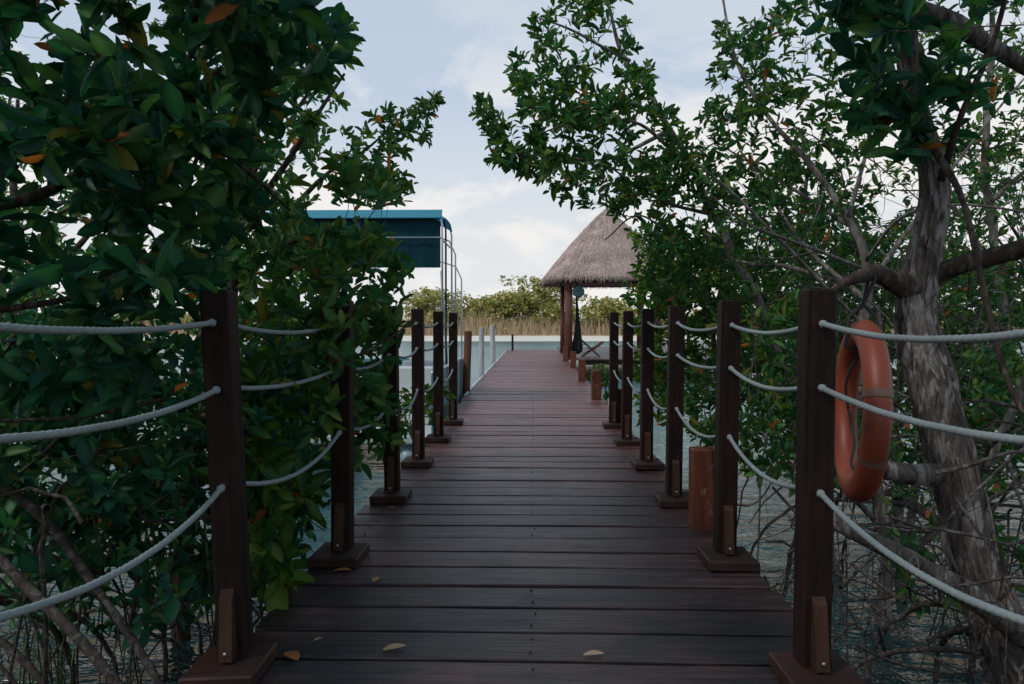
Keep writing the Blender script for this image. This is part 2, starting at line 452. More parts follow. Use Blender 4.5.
# rail posts ---------------------------------------------------------------
PH = 1.29; PW = .096
ORD = ['nearest', 'second', 'third', 'fourth', 'fifth', 'farthest']
left_posts = [(-1.015, 2.69, -.055, 0), (-.958, 3.98, .005, 0), (-.945, 5.34, -.012, 0), (-.952, 6.62, -.006, 0), (-.945, 7.97, 0, 0), (-.935, 9.32, .004, 0)]
right_posts = [(.930, 2.67, .006, 0), (.950, 3.97, .018, 0), (.925, 5.27, .016, 0), (.930, 6.57, .008, 0), (.912, 7.82, .012, 0), (.908, 9.05, .006, 0)]
def make_post():
    root = empty('railing_post', (0, 0, 0), 'x', 'railing post', 'posts of the rope railing')
    mb = MB().box((0, 0, PH / 2 + .02), (PW, PW, PH - .04), bev=.007); mb.build('shaft', M_post, root)
    mb = MB().box((0, -.055, .025), (.238, .285, .048), bev=.006); mb.build('foot_plate', M_plate, root)
    mb = MB()
    # tapering cleat on the face towards the viewer
    x = .022; y0 = -PW / 2 - .001
    vs = [(-x, y0, .058), (x, y0, .058), (x, y0 - .055, .058), (-x, y0 - .055, .058), (-x, y0, .285), (x, y0, .285), (x, y0 - .022, .262), (-x, y0 - .022, .262)]
    mb.add(vs, [(3, 2, 1, 0), (4, 5, 6, 7), (0, 1, 5, 4), (1, 2, 6, 5), (2, 3, 7, 6), (3, 0, 4, 7)])
    br = mb.build('brace', M_brace, root)
    mb = MB(); mb.lathe([(.006, 0), (.006, .003), (.003, .005)], (0, y0 - .053, .085), 10, Matrix.Rotation(R(90), 3, 'X'))
    mb.build('screw', plain_mat('screw_metal', (.5, .5, .48), .35, .5, .8), br)
    return root
def copy_tree(o, parent=None):
    c = o.copy(); COL.objects.link(c); c.parent = parent
    for ch in list(o.children): copy_tree(ch, c)
    return c
proto = make_post()
POSTS = {-1: [], 1: []}
first = True
words = {-1: 'boat side of the boardwalk', 1: 'life-ring side of the boardwalk'}
for side, lst in ((-1, left_posts), (1, right_posts)):
    for i, (x, y, lean, _) in enumerate(lst):
        o = proto if first else copy_tree(proto)
        first = False
        o.location = (x, y, .003); o.rotation_euler = (R(random.uniform(-.6, .6)), math.atan(lean / PH), R(random.uniform(-2, 2)))
        extra = {(-1, 0): 'dark square post nearest the camera on the boat side, standing clear of leaves',
                 (-1, 1): 'second post from the camera on the boat side, half covered by large leaves',
                 (1, 0): 'nearest dark post on the life-ring side, its shaft just beside the orange ring',
                 (1, 1): 'second post from the camera on the life-ring side, a stubby orange pile behind it'}
        o['label'] = extra.get((side, i), f'dark brown square post, {ORD[i]} from the camera along the {words[side]}')
        o['group'] = 'posts of the rope railing'
        POSTS[side].append(o)
bpy.context.view_layer.update()

# ropes --------------------------------------------------------------------
def build_ropes():
    for side in (-1, 1):
        for h, sag, nm in ((1.185, .035, 'top'), (.975, .045, 'middle'), (.645, .085, 'lowest')):
            lst = left_posts if side < 0 else right_posts
            nodes = [(lst[0][0] + .03 * side, -.6, h + .01), (lst[0][0] + .02 * side, 1.36, h)]
            nodes += [(x + lean * h / PH, y, h + random.uniform(-.012, .012)) for x, y, lean, _ in lst]
            pts = []
            for a, b in zip(nodes[:-1], nodes[1:]):
                n = int((b[1] - a[1]) / .006) if a[1] < 4 else int((b[1] - a[1]) / .012)
                s = sag * random.uniform(.8, 1.25); bow = random.uniform(-.015, .015)
                if side < 0 and a is nodes[1]: s *= .8
                for k in range(n):
                    f = k / n
                    q = 4 * f * (1 - f)
                    pts.append((a[0] + (b[0] - a[0]) * f + bow * q, a[1] + (b[1] - a[1]) * f, a[2] + (b[2] - a[2]) * f - s * q + .0015 * noise.noise(Vector((f * 9, a[1], h)))))
            pts.append((nodes[-1][0], nodes[-1][1] + .075, nodes[-1][2]))
            ys = [p[1] - PW / 2 for p in lst]
            rad = [.0090 * (1 + .55 * max(math.exp(-((q[1] - yy + .012) / .010) ** 2) for yy in ys)) for q in pts]
            mb = MB(); mb.tube(pts, rad, 12, lobes=3, amp=.10, twist=75)
            where = 'boat' if side < 0 else 'life-ring'
            o = mb.build('railing_rope', M_rope, None, True)
            tag(o, f'{nm} pale grey twisted rope strung through the posts on the {where} side', 'rope', 'ropes of the railing')
build_ropes()

# piles --------------------------------------------------------------------
def pile(x, y, h, w, mat, label, group, round_=False, lean=0.0, cat='pile', seed=0, collar=False):
    root = empty('mooring_pile', (x, y, 0), label, cat, group)
    mb = MB(); rnd = random.Random(seed)
    zs = [-2.6, -.6, 0.05, .12, h * .5, h - .02, h - .006, h]
    n = 18
    if round_:
        rr = [w / 2] * 6 + [w / 2 * .97, w / 2 * .86]
        mb.tube([(lean * z, 0, z) for z in zs], rr, n, disp=lambda th, L, i: 1 + .05 * noise.noise(Vector((math.cos(th) * 2, math.sin(th) * 2, L * 1.5 + seed))))
        mb.build('shaft', mat, root, True)
    else:
        mb.box((0, 0, h / 2 - 1.3), (w, w * .95, h + 2.6), Matrix.Rotation(R(rnd.uniform(-3, 3)), 3, 'Z'), bev=.007)
        mb.build('shaft', mat, root)
    return root
stubs = [(.985, 4.62, .46), (.985, 9.2, .42), (.965, 12.2, .45), (.985, 16.1, .43), (1.03, 20.5, .43), (.975, 24.0, .47)]
slab = ['short orange-brown pile stub beside the second life-ring-side post, its faces scuffed',
        'orange-brown pile stub half hidden behind the farthest life-ring-side posts',
        'orange-brown pile stub with a green sprig growing against it',
        'orange-brown pile stub next beyond the one with the green sprig',
        'orange-brown pile stub, second before the thatched hut post',
        'orange-brown pile stub closest to the foot of the thatched hut post']
for i, (x, y, h) in enumerate(stubs):
    pile(x, y, h, .146, M_pile, slab[i], 'orange pile stubs along the deck edge', seed=i)
pile(-1.16, 13.9, 1.03, .135, M_pileb, 'tall round brown pile beside the deck, nearest the moored boat', 'tall piles on the boat side', True, .03, seed=11)
pile(-1.17, 18.2, 1.06, .12, M_pilew, 'nearer of two whitewashed round piles beside the deck', 'tall piles on the boat side', True, .0, seed=12)
pile(-1.2, 24.0, 1.08, .15, M_pilew, 'farther of two whitewashed round piles beside the deck', 'tall piles on the boat side', True, -.02, seed=13)
pile(-.86, 33.6, .66, .09, M_post, 'thin dark pile at the far end of the boardwalk', 'tall piles on the boat side', True, 0, seed=14)

# ------------------------------------------------------------------ leaves
def leaf_template(rows=3):
    if rows == 3:
        us = [.10, .34, .64, .88]; hw = [.20, .46, .48, .26]
    else:
        us = [.5]; hw = [.5]
    v = [(0, 0, 0)]
    for u, h in zip(us, hw):
        d = -.16 * u * u
        v += [(u, -h, d + .10 * h), (u, 0, d - .05), (u, h, d + .10 * h)]
    v.append((1, 0, -.16))
    f = []
    f += [(0, 1, 2), (0, 2, 3)]
    for r in range(len(us) - 1):
        a = 1 + r * 3
        f += [(a, a + 3, a + 4), (a, a + 4, a + 1), (a + 1, a + 4, a + 5), (a + 1, a + 5, a + 2)]
    a = 1 + (len(us) - 1) * 3; t = a + 3
    f += [(a, t, a + 1), (a + 1, t, a + 2)]
    return np.array(v, float), np.array(f, int)

def leaves_object(name, mat, parent, pos, dr, nr, ln, wd, col, rows=3, tw=None, tmat=None):
    T, F = leaf_template(rows); N = len(pos); k = len(T)
    dr = dr / np.linalg.norm(dr, axis=1, keepdims=True)
    nr = nr - dr * (nr * dr).sum(1, keepdims=True); nr /= np.linalg.norm(nr, axis=1, keepdims=True) + 1e-9
    sd_ = np.cross(nr, dr)
    curl = rng.uniform(.2, 1.8, N)[:, None, None]; fold = rng.uniform(.3, 1.6, N)[:, None, None]
    V = pos[:, None, :] + dr[:, None, :] * (T[None, :, 0:1] * ln[:, None, None]) + sd_[:, None, :] * (T[None, :, 1:2] * wd[:, None, None]) \
        + nr[:, None, :] * ((T[None, :, 2:3] * curl) * ln[:, None, None] + np.abs(T[None, :, 1:2]) * .35 * fold * wd[:, None, None])
    V = V.reshape(-1, 3)
    if parent is not None: V = V - np.array(parent.location)
    Fa = (F[None] + (np.arange(N) * k)[:, None, None]).reshape(-1, 3)
    nlv = len(V); quads = np.zeros((0, 4), int)
    if tw is not None and len(tw.v):
        V = np.concatenate([V, np.array(tw.v)]); quads = np.array(tw.f) + nlv
    me = bpy.data.meshes.new(name)
    me.vertices.add(len(V)); me.vertices.foreach_set('co', V.astype(np.float32).ravel())
    loops = np.concatenate([Fa.ravel(), quads.ravel()]); npoly = len(Fa) + len(quads)
    me.loops.add(len(loops)); me.loops.foreach_set('vertex_index', loops.astype(np.int32))
    me.polygons.add(npoly)
    me.polygons.foreach_set('loop_start', np.concatenate([np.arange(len(Fa)) * 3, Fa.size + np.arange(len(quads)) * 4]).astype(np.int32))
    me.polygons.foreach_set('loop_total', np.concatenate([np.full(len(Fa), 3), np.full(len(quads), 4)]).astype(np.int32))
    me.update(calc_edges=True)
    me.polygons.foreach_set('use_smooth', np.ones(npoly, bool))
    a = me.attributes.new('leaf_color', 'FLOAT_COLOR', 'POINT')
    rib = np.full(k, .88); rib[0] = rib[-1] = 1.15; rib[2:k - 1:3] = 1.45   # pale midrib
    c4 = np.ones((len(V), 4)); c4[:nlv, :3] = (col[:, None, :] * rib[None, :, None]).reshape(-1, 3)
    a.data.foreach_set('color', c4.astype(np.float32).ravel())
    me.materials.append(mat)
    if tw is not None:
        me.materials.append(tmat)
        me.polygons.foreach_set('material_index', np.concatenate([np.zeros(len(Fa)), np.ones(len(quads))]).astype(np.int32))
    me.validate()
    o = bpy.data.objects.new(name, me); COL.objects.link(o)
    if parent is not None: o.parent = parent
    return o

def unit(v): return v / (np.linalg.norm(v) + 1e-9)

PAL = {
 'deep':  [(.014, .078, .042), (.024, .108, .048), (.018, .085, .062), (.050, .135, .040)],
 'mid':   [(.028, .108, .036), (.050, .145, .038), (.034, .118, .054), (.105, .180, .036), (.064, .130, .036)],
 'fresh': [(.036, .110, .018), (.070, .150, .020), (.105, .165, .022), (.030, .095, .026)],
 'shore': [(.30, .30, .10), (.45, .38, .14), (.20, .23, .09), (.50, .40, .17)],
}
def leaf_colors(n, pal, orange=.012, yellow=.03):
    P = np.array(PAL[pal]); c = P[rng.integers(0, len(P), n)] * rng.uniform(.7, 1.35, (n, 1))
    u = rng.random(n)
    c[u < yellow] = np.array([.14, .14, .025]); c[u < orange] = np.array([.36, .11, .025])
    return c

SKYGAP = np.array([(318, -170), (320, 25), (338, 18), (362, 26), (362, 74), (310, 88), (316, 138), (345, 152), (402, 165), (408, 195), (420, 215), (424, 262), (415, 290), (440, 300), (470, 330), (560, 420), (606, 345),
                   (604, 330), (586, 318), (592, 296), (600, 283), (626, 270), (630, 238), (612, 218), (598, 208), (572, 212), (556, 200), (538, 182), (542, 166), (520, 180), (488, 165), (464, 115), (500, 62), (512, 40), (506, -170)], float)
NOTCH = np.array([(626, -300), (638, 48), (668, 74), (662, 96), (702, 110), (714, 55), (724, -300)], float)
CANOPY = np.array([(285, 203), (425, 200), (452, 214), (452, 264), (408, 258), (388, 232), (330, 226), (285, 218)], float)
LEFTGAP = np.array([(12, 26), (38, 6), (62, 58), (34, 74)], float)
def inpoly(P, poly):
    x, y = P[:, 0], P[:, 1]; c = np.zeros(len(P), bool); j = len(poly) - 1
    for i in range(len(poly)):
        xi, yi = poly[i]; xj, yj = poly[j]
        m = ((yi > y) != (yj > y)) & (x < (xj - xi) * (y - yi) / (yj - yi + 1e-12) + xi)
        c ^= m; j = i
    return c

def clear_of_scene(P, mask=True, pad=0.0):
    P = np.asarray(P); q = project(P)
    bad = np.zeros(len(P), bool)
    if mask:
        bad |= inpoly(q, SKYGAP) | inpoly(q, NOTCH) | inpoly(q, LEFTGAP) | (inpoly(q, CANOPY) & (P[:, 1] < 11))
    x, y, z = P[:, 0], P[:, 1], P[:, 2]
    bad |= (np.abs(x) < 1.02 + pad) & (z < 2.1) & (y < 34)
    bad |= (np.linalg.norm(P - np.array([0, 0, EYE]), axis=1) < 1.35)
    bad |= (z < WL + .08)
    # the moored boat
    bad |= (x > -4.0) & (x < -1.1) & (y > 9.7) & (y < 15.2) & (z < 3)
    # life ring
    bad |= (np.linalg.norm(P - np.array([1.33, 3.2, .83]), axis=1) < .52)
    return ~bad

def cloud(blobs, mask=True, pad=0.0):
    """blobs: (px, py, rx, ry, near, far, n) - crown volumes given by direction and distance range"""
    out = []
    for px, py, rx, ry, n0, n1, n in blobs:
        a = rng.uniform(0, 2 * math.pi, n); r = np.sqrt(rng.random(n))
        X = px + rx * r * np.cos(a); Y = py + ry * r * np.sin(a); D = rng.uniform(n0, n1, n)
        out += [tuple(U(x, y, d)) for x, y, d in zip(X, Y, D)]
    P = np.array(out); return P[clear_of_scene(P, mask, pad)]

def unseen_shade_cloud(x0, x1, y0, y1, z0, z1, n):  # unseen leaf clusters, added overhead and behind the camera to shade the deck
    P = np.stack([rng.uniform(x0, x1, n), rng.uniform(y0, y1, n), rng.uniform(z0, z1, n)], 1)
    q = project(P); vis = (P[:, 1] > .2) & (q[:, 1] > -40) & (q[:, 0] > -60) & (q[:, 0] < 1090)
    return P[~vis]

def grow(root, limbs, clusters, leaf=.1, aspect=.42, pal='mid', nleaf=(6, 10), twig_mat=None, bark=None, rows=3,
         orange=.012, yellow=.03, trunk_n=14, limb_parts=True, twig_r=.0032, upright=.35, bare=0.0, extra_limbs=(), rough_trunk=None, rosette=1.0, limb_mats=None):
    """limbs: list of control-point lists ((x,y,z), radius); first one is the trunk"""
    org = Vector(root.location)
    sk = []
    for li, ctrl in enumerate(limbs):
        s = spline(ctrl, (.018 if rough_trunk else .05) if li == 0 else .07)
        wob = np.array([[noise.noise(Vector((p[0] * 2.2, p[1] * 2.2, p[2] * 2.2 + k * 9))) for k in range(3)] for p in s])
        s[:, :3] += wob * np.minimum(.05, s[:, 3:4] * 1.2)
        sk.append(s)
        mb = MB(); pts = [Vector(p[:3]) - org for p in s]
        if li == 0 and rough_trunk:
            mb.tube(pts, list(s[:, 3]), 110, disp=rough_trunk)
        else:
            mb.tube(pts, list(s[:, 3]), trunk_n if li == 0 else 9, disp=lambda th, L, i: 1 + .16 * noise.noise(Vector((math.cos(th) * 1.3, math.sin(th) * 1.3, L * 5))))
        mb.build('trunk' if li == 0 else 'branch', limb_mats.get(li, bark) if limb_mats else bark, root, True)
    S = np.concatenate(sk); S = S[::2]
    buf = np.zeros((len(S) + len(clusters) * 8 + 10, 4)); buf[:len(S)] = S; ns = len(S)
    tw = MB(); pos = []; dr = []; nr = []; ln = []
    if len(clusters):
        d0 = np.array([np.min(((buf[:ns, :3] - c) ** 2).sum(1)) for c in clusters])
        for ci in np.argsort(d0):
            c = clusters[ci]
            dd = ((buf[:ns, :3] - c) ** 2).sum(1); k = int(np.argmin(dd)); s = buf[k]; L = math.sqrt(dd[k])
            if L < .02: continue
            r0 = min(s[3] * .6, twig_r * (1 + 1.6 * L)); r0 = max(r0, twig_r * .7)
            n = max(3, min(8, int(L / .09) + 2))
            perp = rng.normal(0, 1, 3) * .12 * L + np.array([0, 0, -.06 * L])
            pp = []
            for i in range(n + 1):
                f = i / n; q = 4 * f * (1 - f)
                pp.append(s[:3] + (c - s[:3]) * f + perp * q + rng.normal(0, .006, 3) * (0 < i < n))
            rr = [r0 + (twig_r * .55 - r0) * i / n for i in range(n + 1)]
            tw.tube([Vector(p) - org for p in pp], rr, 5 if rows == 3 else 4, cap=False)
            add = min(7, n)
            for i in range(n + 1 - add, n + 1):
                buf[ns] = (*pp[i], rr[i]); ns += 1
            if random.random() < bare: continue
            ax = unit(unit(pp[-1] - pp[-2]) + np.array([0, 0, upright]) + rng.normal(0, .25, 3))
            e1 = unit(np.cross(ax, rng.normal(0, 1, 3))); e2 = np.cross(ax, e1)
            m = random.randint(*nleaf); ph = rng.random() * 6.28
            for j in range(m):
                f = j / m; az = ph + j * 2.4
                tilt = R(18 + 62 * f + rng.normal(0, 9)) * rosette
                d = ax * math.cos(tilt) + (e1 * math.cos(az) + e2 * math.sin(az)) * math.sin(tilt)
                d = d + rng.normal(0, .2, 3) + np.array([0, 0, -.06])
                pos.append(c - ax * (leaf * 1.1 * f) + rng.normal(0, .003, 3)); dr.append(d); nr.append(ax * 1.0 + rng.normal(0, .35, 3) + np.array([0, 0, .3]))
                ln.append(leaf * min(1.3, rng.lognormal(-.12, .26)) * (1 - .35 * (j < 2)))
            # a few leaves down the twig
            for j in range(random.randint(0, 3)):
                i = random.randint(max(1, n - 3), n); t = unit(pp[i] - pp[i - 1]); e = unit(np.cross(t, rng.normal(0, 1, 3)))
                pos.append(pp[i]); dr.append(t * .6 + e + rng.normal(0, .1, 3)); nr.append(t + np.array([0, 0, .8])); ln.append(leaf * rng.uniform(.55, 1.0))
        if pos:
            pos = np.array(pos); ln = np.array(ln)
            leaves_object('crown', M_leaf if rows == 3 else M_leaf_far, root, pos, np.array(dr), np.array(nr), ln, ln * aspect * rng.uniform(.8, 1.15, len(ln)), leaf_colors(len(pos), pal, orange, yellow), rows, tw, twig_mat or M_twig)
    return len(pos)

def LB(*pts):  # control points (px, py, depth, radius)
    return [(U(a, b, d), r) for a, b, d, r in pts]
def XB(*pts):
    return [(Vector((x, y, z)), r) for x, y, z, r in pts]

NL = 0
# ---- left: close mangrove with large dark leaves
t = empty('mangrove_tree', (-2.7, 2.2, WL), 'mangrove with large dark green leaves overhanging the nearest boat-side rope', 'tree', 'mangroves on the boat side')
limbs = [XB((-2.75, 2.2, -1.4, .075), (-2.6, 2.25, .2, .07), (-2.35, 2.35, 1.3, .06), (-2.0, 2.5, 2.3, .05), (-1.7, 2.7, 3.3, .025)),
         LB((-260, 300, 2.35, .03), (-80, 225, 2.4, .026), (0, 205, 2.5, .02), (70, 178, 2.6, .016), (130, 130, 2.75, .012), (220, 70, 3.0, .008)),
         LB((-240, 120, 2.35, .03), (40, 140, 2.6, .018), (140, 133, 2.9, .013), (220, 150, 3.2, .01), (290, 210, 3.5, .006)),
         LB((-120, -140, 2.5, .03), (100, -90, 2.6, .02), (190, -20, 2.7, .012), (188, 60, 2.8, .009), (186, 105, 2.8, .006)),
         LB((-320, 420, 2.3, .03), (-100, 330, 2.4, .015), (60, 300, 2.6, .01), (170, 270, 2.9, .006)),
         LB((-60, -60, 2.5, .02), (120, -30, 2.9, .014), (240, 10, 3.2, .008))]
cl = cloud([(150, 60, 200, 130, 2.0, 3.4, 92), (60, 180, 190, 120, 2.1, 3.4, 72), (210, 170, 120, 120, 2.5, 3.8, 58), (120, -120, 260, 130, 2.0, 4.0, 110),
            (60, 310, 170, 90, 2.2, 3.2, 50), (300, 70, 60, 70, 2.9, 4.0, 28), (-150, 150, 150, 300, 1.8, 3.2, 60), (250, 20, 70, 50, 2.6, 3.4, 24)])
cl = np.concatenate([cl, unseen_shade_cloud(-3.2, -.1, -2.5, 4.4, 2.9, 4.4, 330), unseen_shade_cloud(-3.6, -1.25, -4, 1.4, -.2, 2.8, 130)])  # out-of-view leaves added to this crown for shade
NL += grow(t, limbs, cl, leaf=.124, aspect=.45, pal='deep', nleaf=(6, 9), bark=M_barkdark, orange=.006)

# ---- left: second mangrove, leaves spill over the second and third posts
t = empty('mangrove_tree', (-2.1, 4.7, WL), 'leafy mangrove whose branches cover the second and third boat-side posts', 'tree', 'mangroves on the boat side')
limbs = [XB((-2.15, 4.7, -1.4, .06), (-2.05, 4.75, .3, .055), (-1.85, 4.8, 1.3, .045), (-1.7, 4.9, 2.5, .03), (-1.55, 5.1, 3.6, .015)),
         XB((-2.0, 4.75, .6, .03), (-1.6, 4.6, 1.0, .018), (-1.25, 4.4, 1.15, .01), (-1.0, 4.2, 1.1, .006)),
         XB((-1.85, 4.8, 1.4, .03), (-1.5, 5.0, 1.7, .018), (-1.2, 5.3, 1.8, .01), (-.98, 5.5, 1.6, .006)),
         XB((-1.8, 4.8, 1.7, .03), (-1.4, 4.7, 2.2, .016), (-1.15, 4.9, 2.7, .008)),
         LB((250, 430, 4.6, .02), (300, 380, 4.4, .012), (370, 350, 4.6, .008), (415, 320, 5.0, .005))]
cl = cloud([(300, 170, 110, 90, 3.6, 6.0, 95), (370, 250, 65, 55, 3.8, 5.6, 75), (330, 330, 90, 60, 3.5, 5.4, 60), (260, 260, 90, 70, 3.6, 5.6, 70), (365, 370, 50, 70, 4.2, 5.6, 50), (340, 420, 60, 60, 4.6, 6.4, 60),
            (260, 60, 90, 90, 3.8, 6.0, 70), (200, -120, 160, 150, 3.6, 6.5, 60), (395, 220, 32, 60, 4.6, 6.4, 40)], pad=-.14)
spill = [(rng.uniform(-1.08, -.88), rng.uniform(3.55, 3.88), rng.uniform(.75, 1.45)) for _ in range(13)] + [(rng.uniform(-1.1, -.87), rng.uniform(4.7, 5.2), rng.uniform(.35, 1.45)) for _ in range(17)]
cl = np.concatenate([cl, np.array(spill)])
NL += grow(t, limbs, cl, leaf=.115, pal='mid', nleaf=(6, 10), bark=M_barkdark)

# ---- left: tall mangrove farther back with the spray that reaches into the sky
t = empty('mangrove_tree', (-3.3, 7.6, WL), 'taller mangrove behind, one leafy spray reaching into the open sky above the boat', 'tree', 'mangroves on the boat side')
limbs = [XB((-3.3, 7.6, -1.4, .08), (-3.2, 7.5, .6, .07), (-2.9, 7.4, 1.9, .055), (-2.6, 7.3, 3.2, .04), (-2.3, 7.4, 4.6, .02)),
         LB((275, 230, 7.4, .03), (325, 175, 7.3, .02), (365, 150, 7.2, .012), (400, 120, 7.1, .008), (430, 100, 7.0, .005)),
         LB((240, 190, 7.4, .03), (290, 120, 7.2, .018), (330, 60, 7.0, .01), (345, 30, 7.0, .006)),
         LB((235, 260, 7.5, .03), (150, 200, 7.6, .018), (60, 120, 7.8, .01)),
         LB((370, 150, 7.2, .008), (385, 175, 7.1, .005), (395, 190, 7.0, .004))]
cl = np.concatenate([cloud([(180, 150, 220, 180, 6.2, 9.0, 165), (150, 330, 200, 90, 5.6, 8.8, 230), (330, 160, 80, 60, 6.4, 8.4, 90), (200, -150, 220, 170, 6.0, 9.0, 80)]),
     cloud([(408, 125, 30, 26, 6.6, 7.4, 26), (370, 150, 26, 36, 6.6, 7.6, 26), (436, 100, 10, 10, 6.8, 7.1, 5), (395, 183, 18, 12, 6.8, 7.2, 7), (348, 40, 10, 22, 6.8, 7.2, 10), (330, 110, 22, 30, 6.8, 7.4, 8)], False)])
NL += grow(t, limbs, cl, leaf=.098, pal='mid', nleaf=(6, 11), bark=M_barkdark)

# ---- left: low mangrove thicket standing in the water
t = empty('mangrove_bush', (-3.4, 4.2, WL), 'low mangrove bush standing in dark water behind the nearest boat-side post', 'bush', 'mangroves on the boat side')
limbs = [XB((-3.4, 4.2, -1.2, .05), (-3.2, 4.1, 0, .04), (-2.9, 4.0, .7, .025), (-2.5, 3.9, 1.2, .012)),
         XB((-3.3, 4.2, -.3, .03), (-2.6, 4.0, .0, .018), (-2.0, 3.8, .1, .01)),
         XB((-3.4, 4.2, -.2, .03), (-3.9, 4.8, .5, .02), (-4.2, 5.0, 1.2, .01))]
cl = cloud([(110, 400, 170, 60, 3.0, 5.6, 260), (100, 470, 170, 60, 2.9, 5.4, 200), (270, 420, 50, 80, 3.2, 4.8, 90), (40, 340, 120, 60, 3.4, 5.5, 90), (110, 560, 150, 70, 2.7, 4.4, 110), (60, 470, 110, 60, 2.6, 3.6, 40), (270, 520, 40, 50, 3.6, 5.2, 50), (300, 390, 60, 60, 4.4, 6.0, 60)])
NL += grow(t, limbs, cl, leaf=.10, pal='deep', nleaf=(5, 9), bark=M_barkdark, orange=.004)
t = empty('mangrove_bush', (-1.5, 3.6, WL), 'broad-leaved young bush at the deck edge between the first two boat-side posts', 'bush', 'mangroves on the boat side')
limbs = [XB((-1.5, 3.6, -1.1, .018), (-1.45, 3.6, -.3, .015), (-1.4, 3.55, .2, .012), (-1.35, 3.5, .7, .007))]
cl = cloud([(275, 440, 32, 45, 3.1, 3.7, 15), (285, 520, 40, 50, 3.0, 3.9, 34), (265, 570, 30, 30, 2.9, 3.4, 12), (262, 390, 24, 30, 3.1, 3.6, 8), (300, 480, 24, 40, 3.7, 4.4, 14)], pad=.02)
NL += grow(t, limbs, cl, leaf=.155, pal='fresh', nleaf=(4, 7), bark=M_barkdark, orange=.012)
# small plants among the far boat-side posts
t = empty('mangrove_seedling', (-1.22, 8.5, WL), 'small leafy sapling growing through between the last two boat-side posts', 'sapling')
limbs = [XB((-1.22, 8.5, -1.1, .012), (-1.2, 8.5, -.2, .01), (-1.15, 8.5, .3, .005))]
cl = cloud([(434, 402, 14, 20, 8.0, 8.8, 26), (456, 403, 12, 12, 8.9, 9.4, 14), (408, 415, 16, 30, 7.4, 8.0, 22)], False, -.1)
NL += grow(t, limbs, cl, leaf=.10, pal='fresh', nleaf=(5, 8), bark=M_barkdark)
t = empty('mangrove_seedling', (1.16, 12.3, WL), 'green sprig sprouting beside an orange pile stub', 'sapling')
limbs = [XB((1.16, 12.3, -1.1, .01), (1.14, 12.3, -.1, .008), (1.08, 12.25, .35, .004))]
cl = cloud([(599, 374, 7, 10, 12.0, 12.5, 9), (606, 385, 8, 14, 12.2, 12.8, 8)], False, -.2)
NL += grow(t, limbs, cl, leaf=.11, pal='fresh', nleaf=(5, 8), bark=M_barkdark)

# ---- right: old mangrove with shaggy leaning trunk
def shag(th, L, i):
    c, q = math.cos(th), math.sin(th); tw_ = .5 * noise.noise(Vector((c, q, L * 1.1)))
    a = noise.noise(Vector((c * 1.6, q * 1.6, L * .9 + 4)))
    r1 = abs(noise.noise(Vector((c * 3.4 + tw_, q * 3.4, L * 1.5)))); r2 = abs(noise.noise(Vector((c * 8.5, q * 8.5 + tw_, L * 3.2 + 9))))
    fl = noise.noise(Vector((c * 6, q * 6, L * 7.0 + 2)))
    return 1 + .16 * a - .42 * max(0, .22 - r1) * 1.6 - .30 * max(0, .2 - r2) + .05 * (1 if fl > .12 else 0) + .05 * fl
t = empty('old_mangrove', (1.98, 3.1, WL), 'old mangrove with thick shaggy grey trunk leaning behind the life ring', 'tree')
limbs = [LB((1062, 760, 3.05, .112), (1010, 650, 3.15, .104), (976, 556, 3.25, .095), (944, 430, 3.3, .086), (919, 335, 3.38, .086), (924, 250, 3.42, .066), (929, 170, 3.46, .054), (914, 80, 3.5, .048), (895, -20, 3.5, .045), (880, -200, 3.6, .03)),
         LB((926, 288, 3.40, .060), (900, 277, 3.36, .044), (882, 270, 3.3, .038), (862, 277, 3.24, .028), (840, 286, 3.15, .018), (826, 296, 3.1, .008)),
         LB((918, 286, 3.4, .055), (946, 268, 3.37, .042), (985, 258, 3.3, .038), (1045, 240, 3.2, .036), (1150, 215, 3.0, .02)),
         LB((905, 10, 3.5, .05), (950, 25, 3.6, .042), (1000, 50, 3.7, .038), (1060, 85, 3.8, .03), (1150, 110, 3.9, .015)),
         LB((912, 110, 3.4, .02), (960, 190, 3.1, .012), (985, 300, 2.95, .011), (1010, 385, 2.85, .010), (1060, 470, 2.7, .008)),
         LB((940, 180, 3.4, .016), (965, 110, 3.3, .013), (990, 50, 3.3, .011), (1010, -20, 3.3, .009)),
         LB((900, 40, 3.5, .03), (860, -20, 3.4, .02), (800, -80, 3.3, .01)),
         LB((950, 470, 3.3, .05), (905, 475, 3.2, .042), (880, 465, 3.15, .035), (868, 470, 3.1, .012)),
         LB((1040, 640, 3.1, .05), (985, 600, 3.0, .045), (930, 585, 2.9, .040), (885, 555, 2.9, .035), (830, 520, 2.95, .028), (800, 505, 3.0, .012))]
cl = cloud([(878, 20, 42, 50, 2.6, 3.4, 17), (870, -80, 130, 70, 2.5, 3.8, 44), (905, 120, 24, 45, 3.0, 3.4, 9), (1000, 60, 90, 90, 3.4, 4.8, 8), (960, -140, 200, 130, 2.6, 4.6, 50), (870, 90, 26, 36, 2.9, 3.6, 12), (950, 60, 20, 30, 3, 3.3, 8)])
cl = np.concatenate([cl, unseen_shade_cloud(.1, 3.4, -2.5, 4.8, 2.9, 4.6, 380), unseen_shade_cloud(1.3, 3.8, -4, 1.7, -.2, 2.8, 260)])  # extra unseen leaves that darken the near deck
NL += grow(t, limbs, cl, leaf=.112, pal='deep', nleaf=(6, 10), bark=M_bark, rough_trunk=shag, limb_mats={1: M_barkdark, 2: M_barkdark, 4: M_barkdark, 5: M_barkdark})

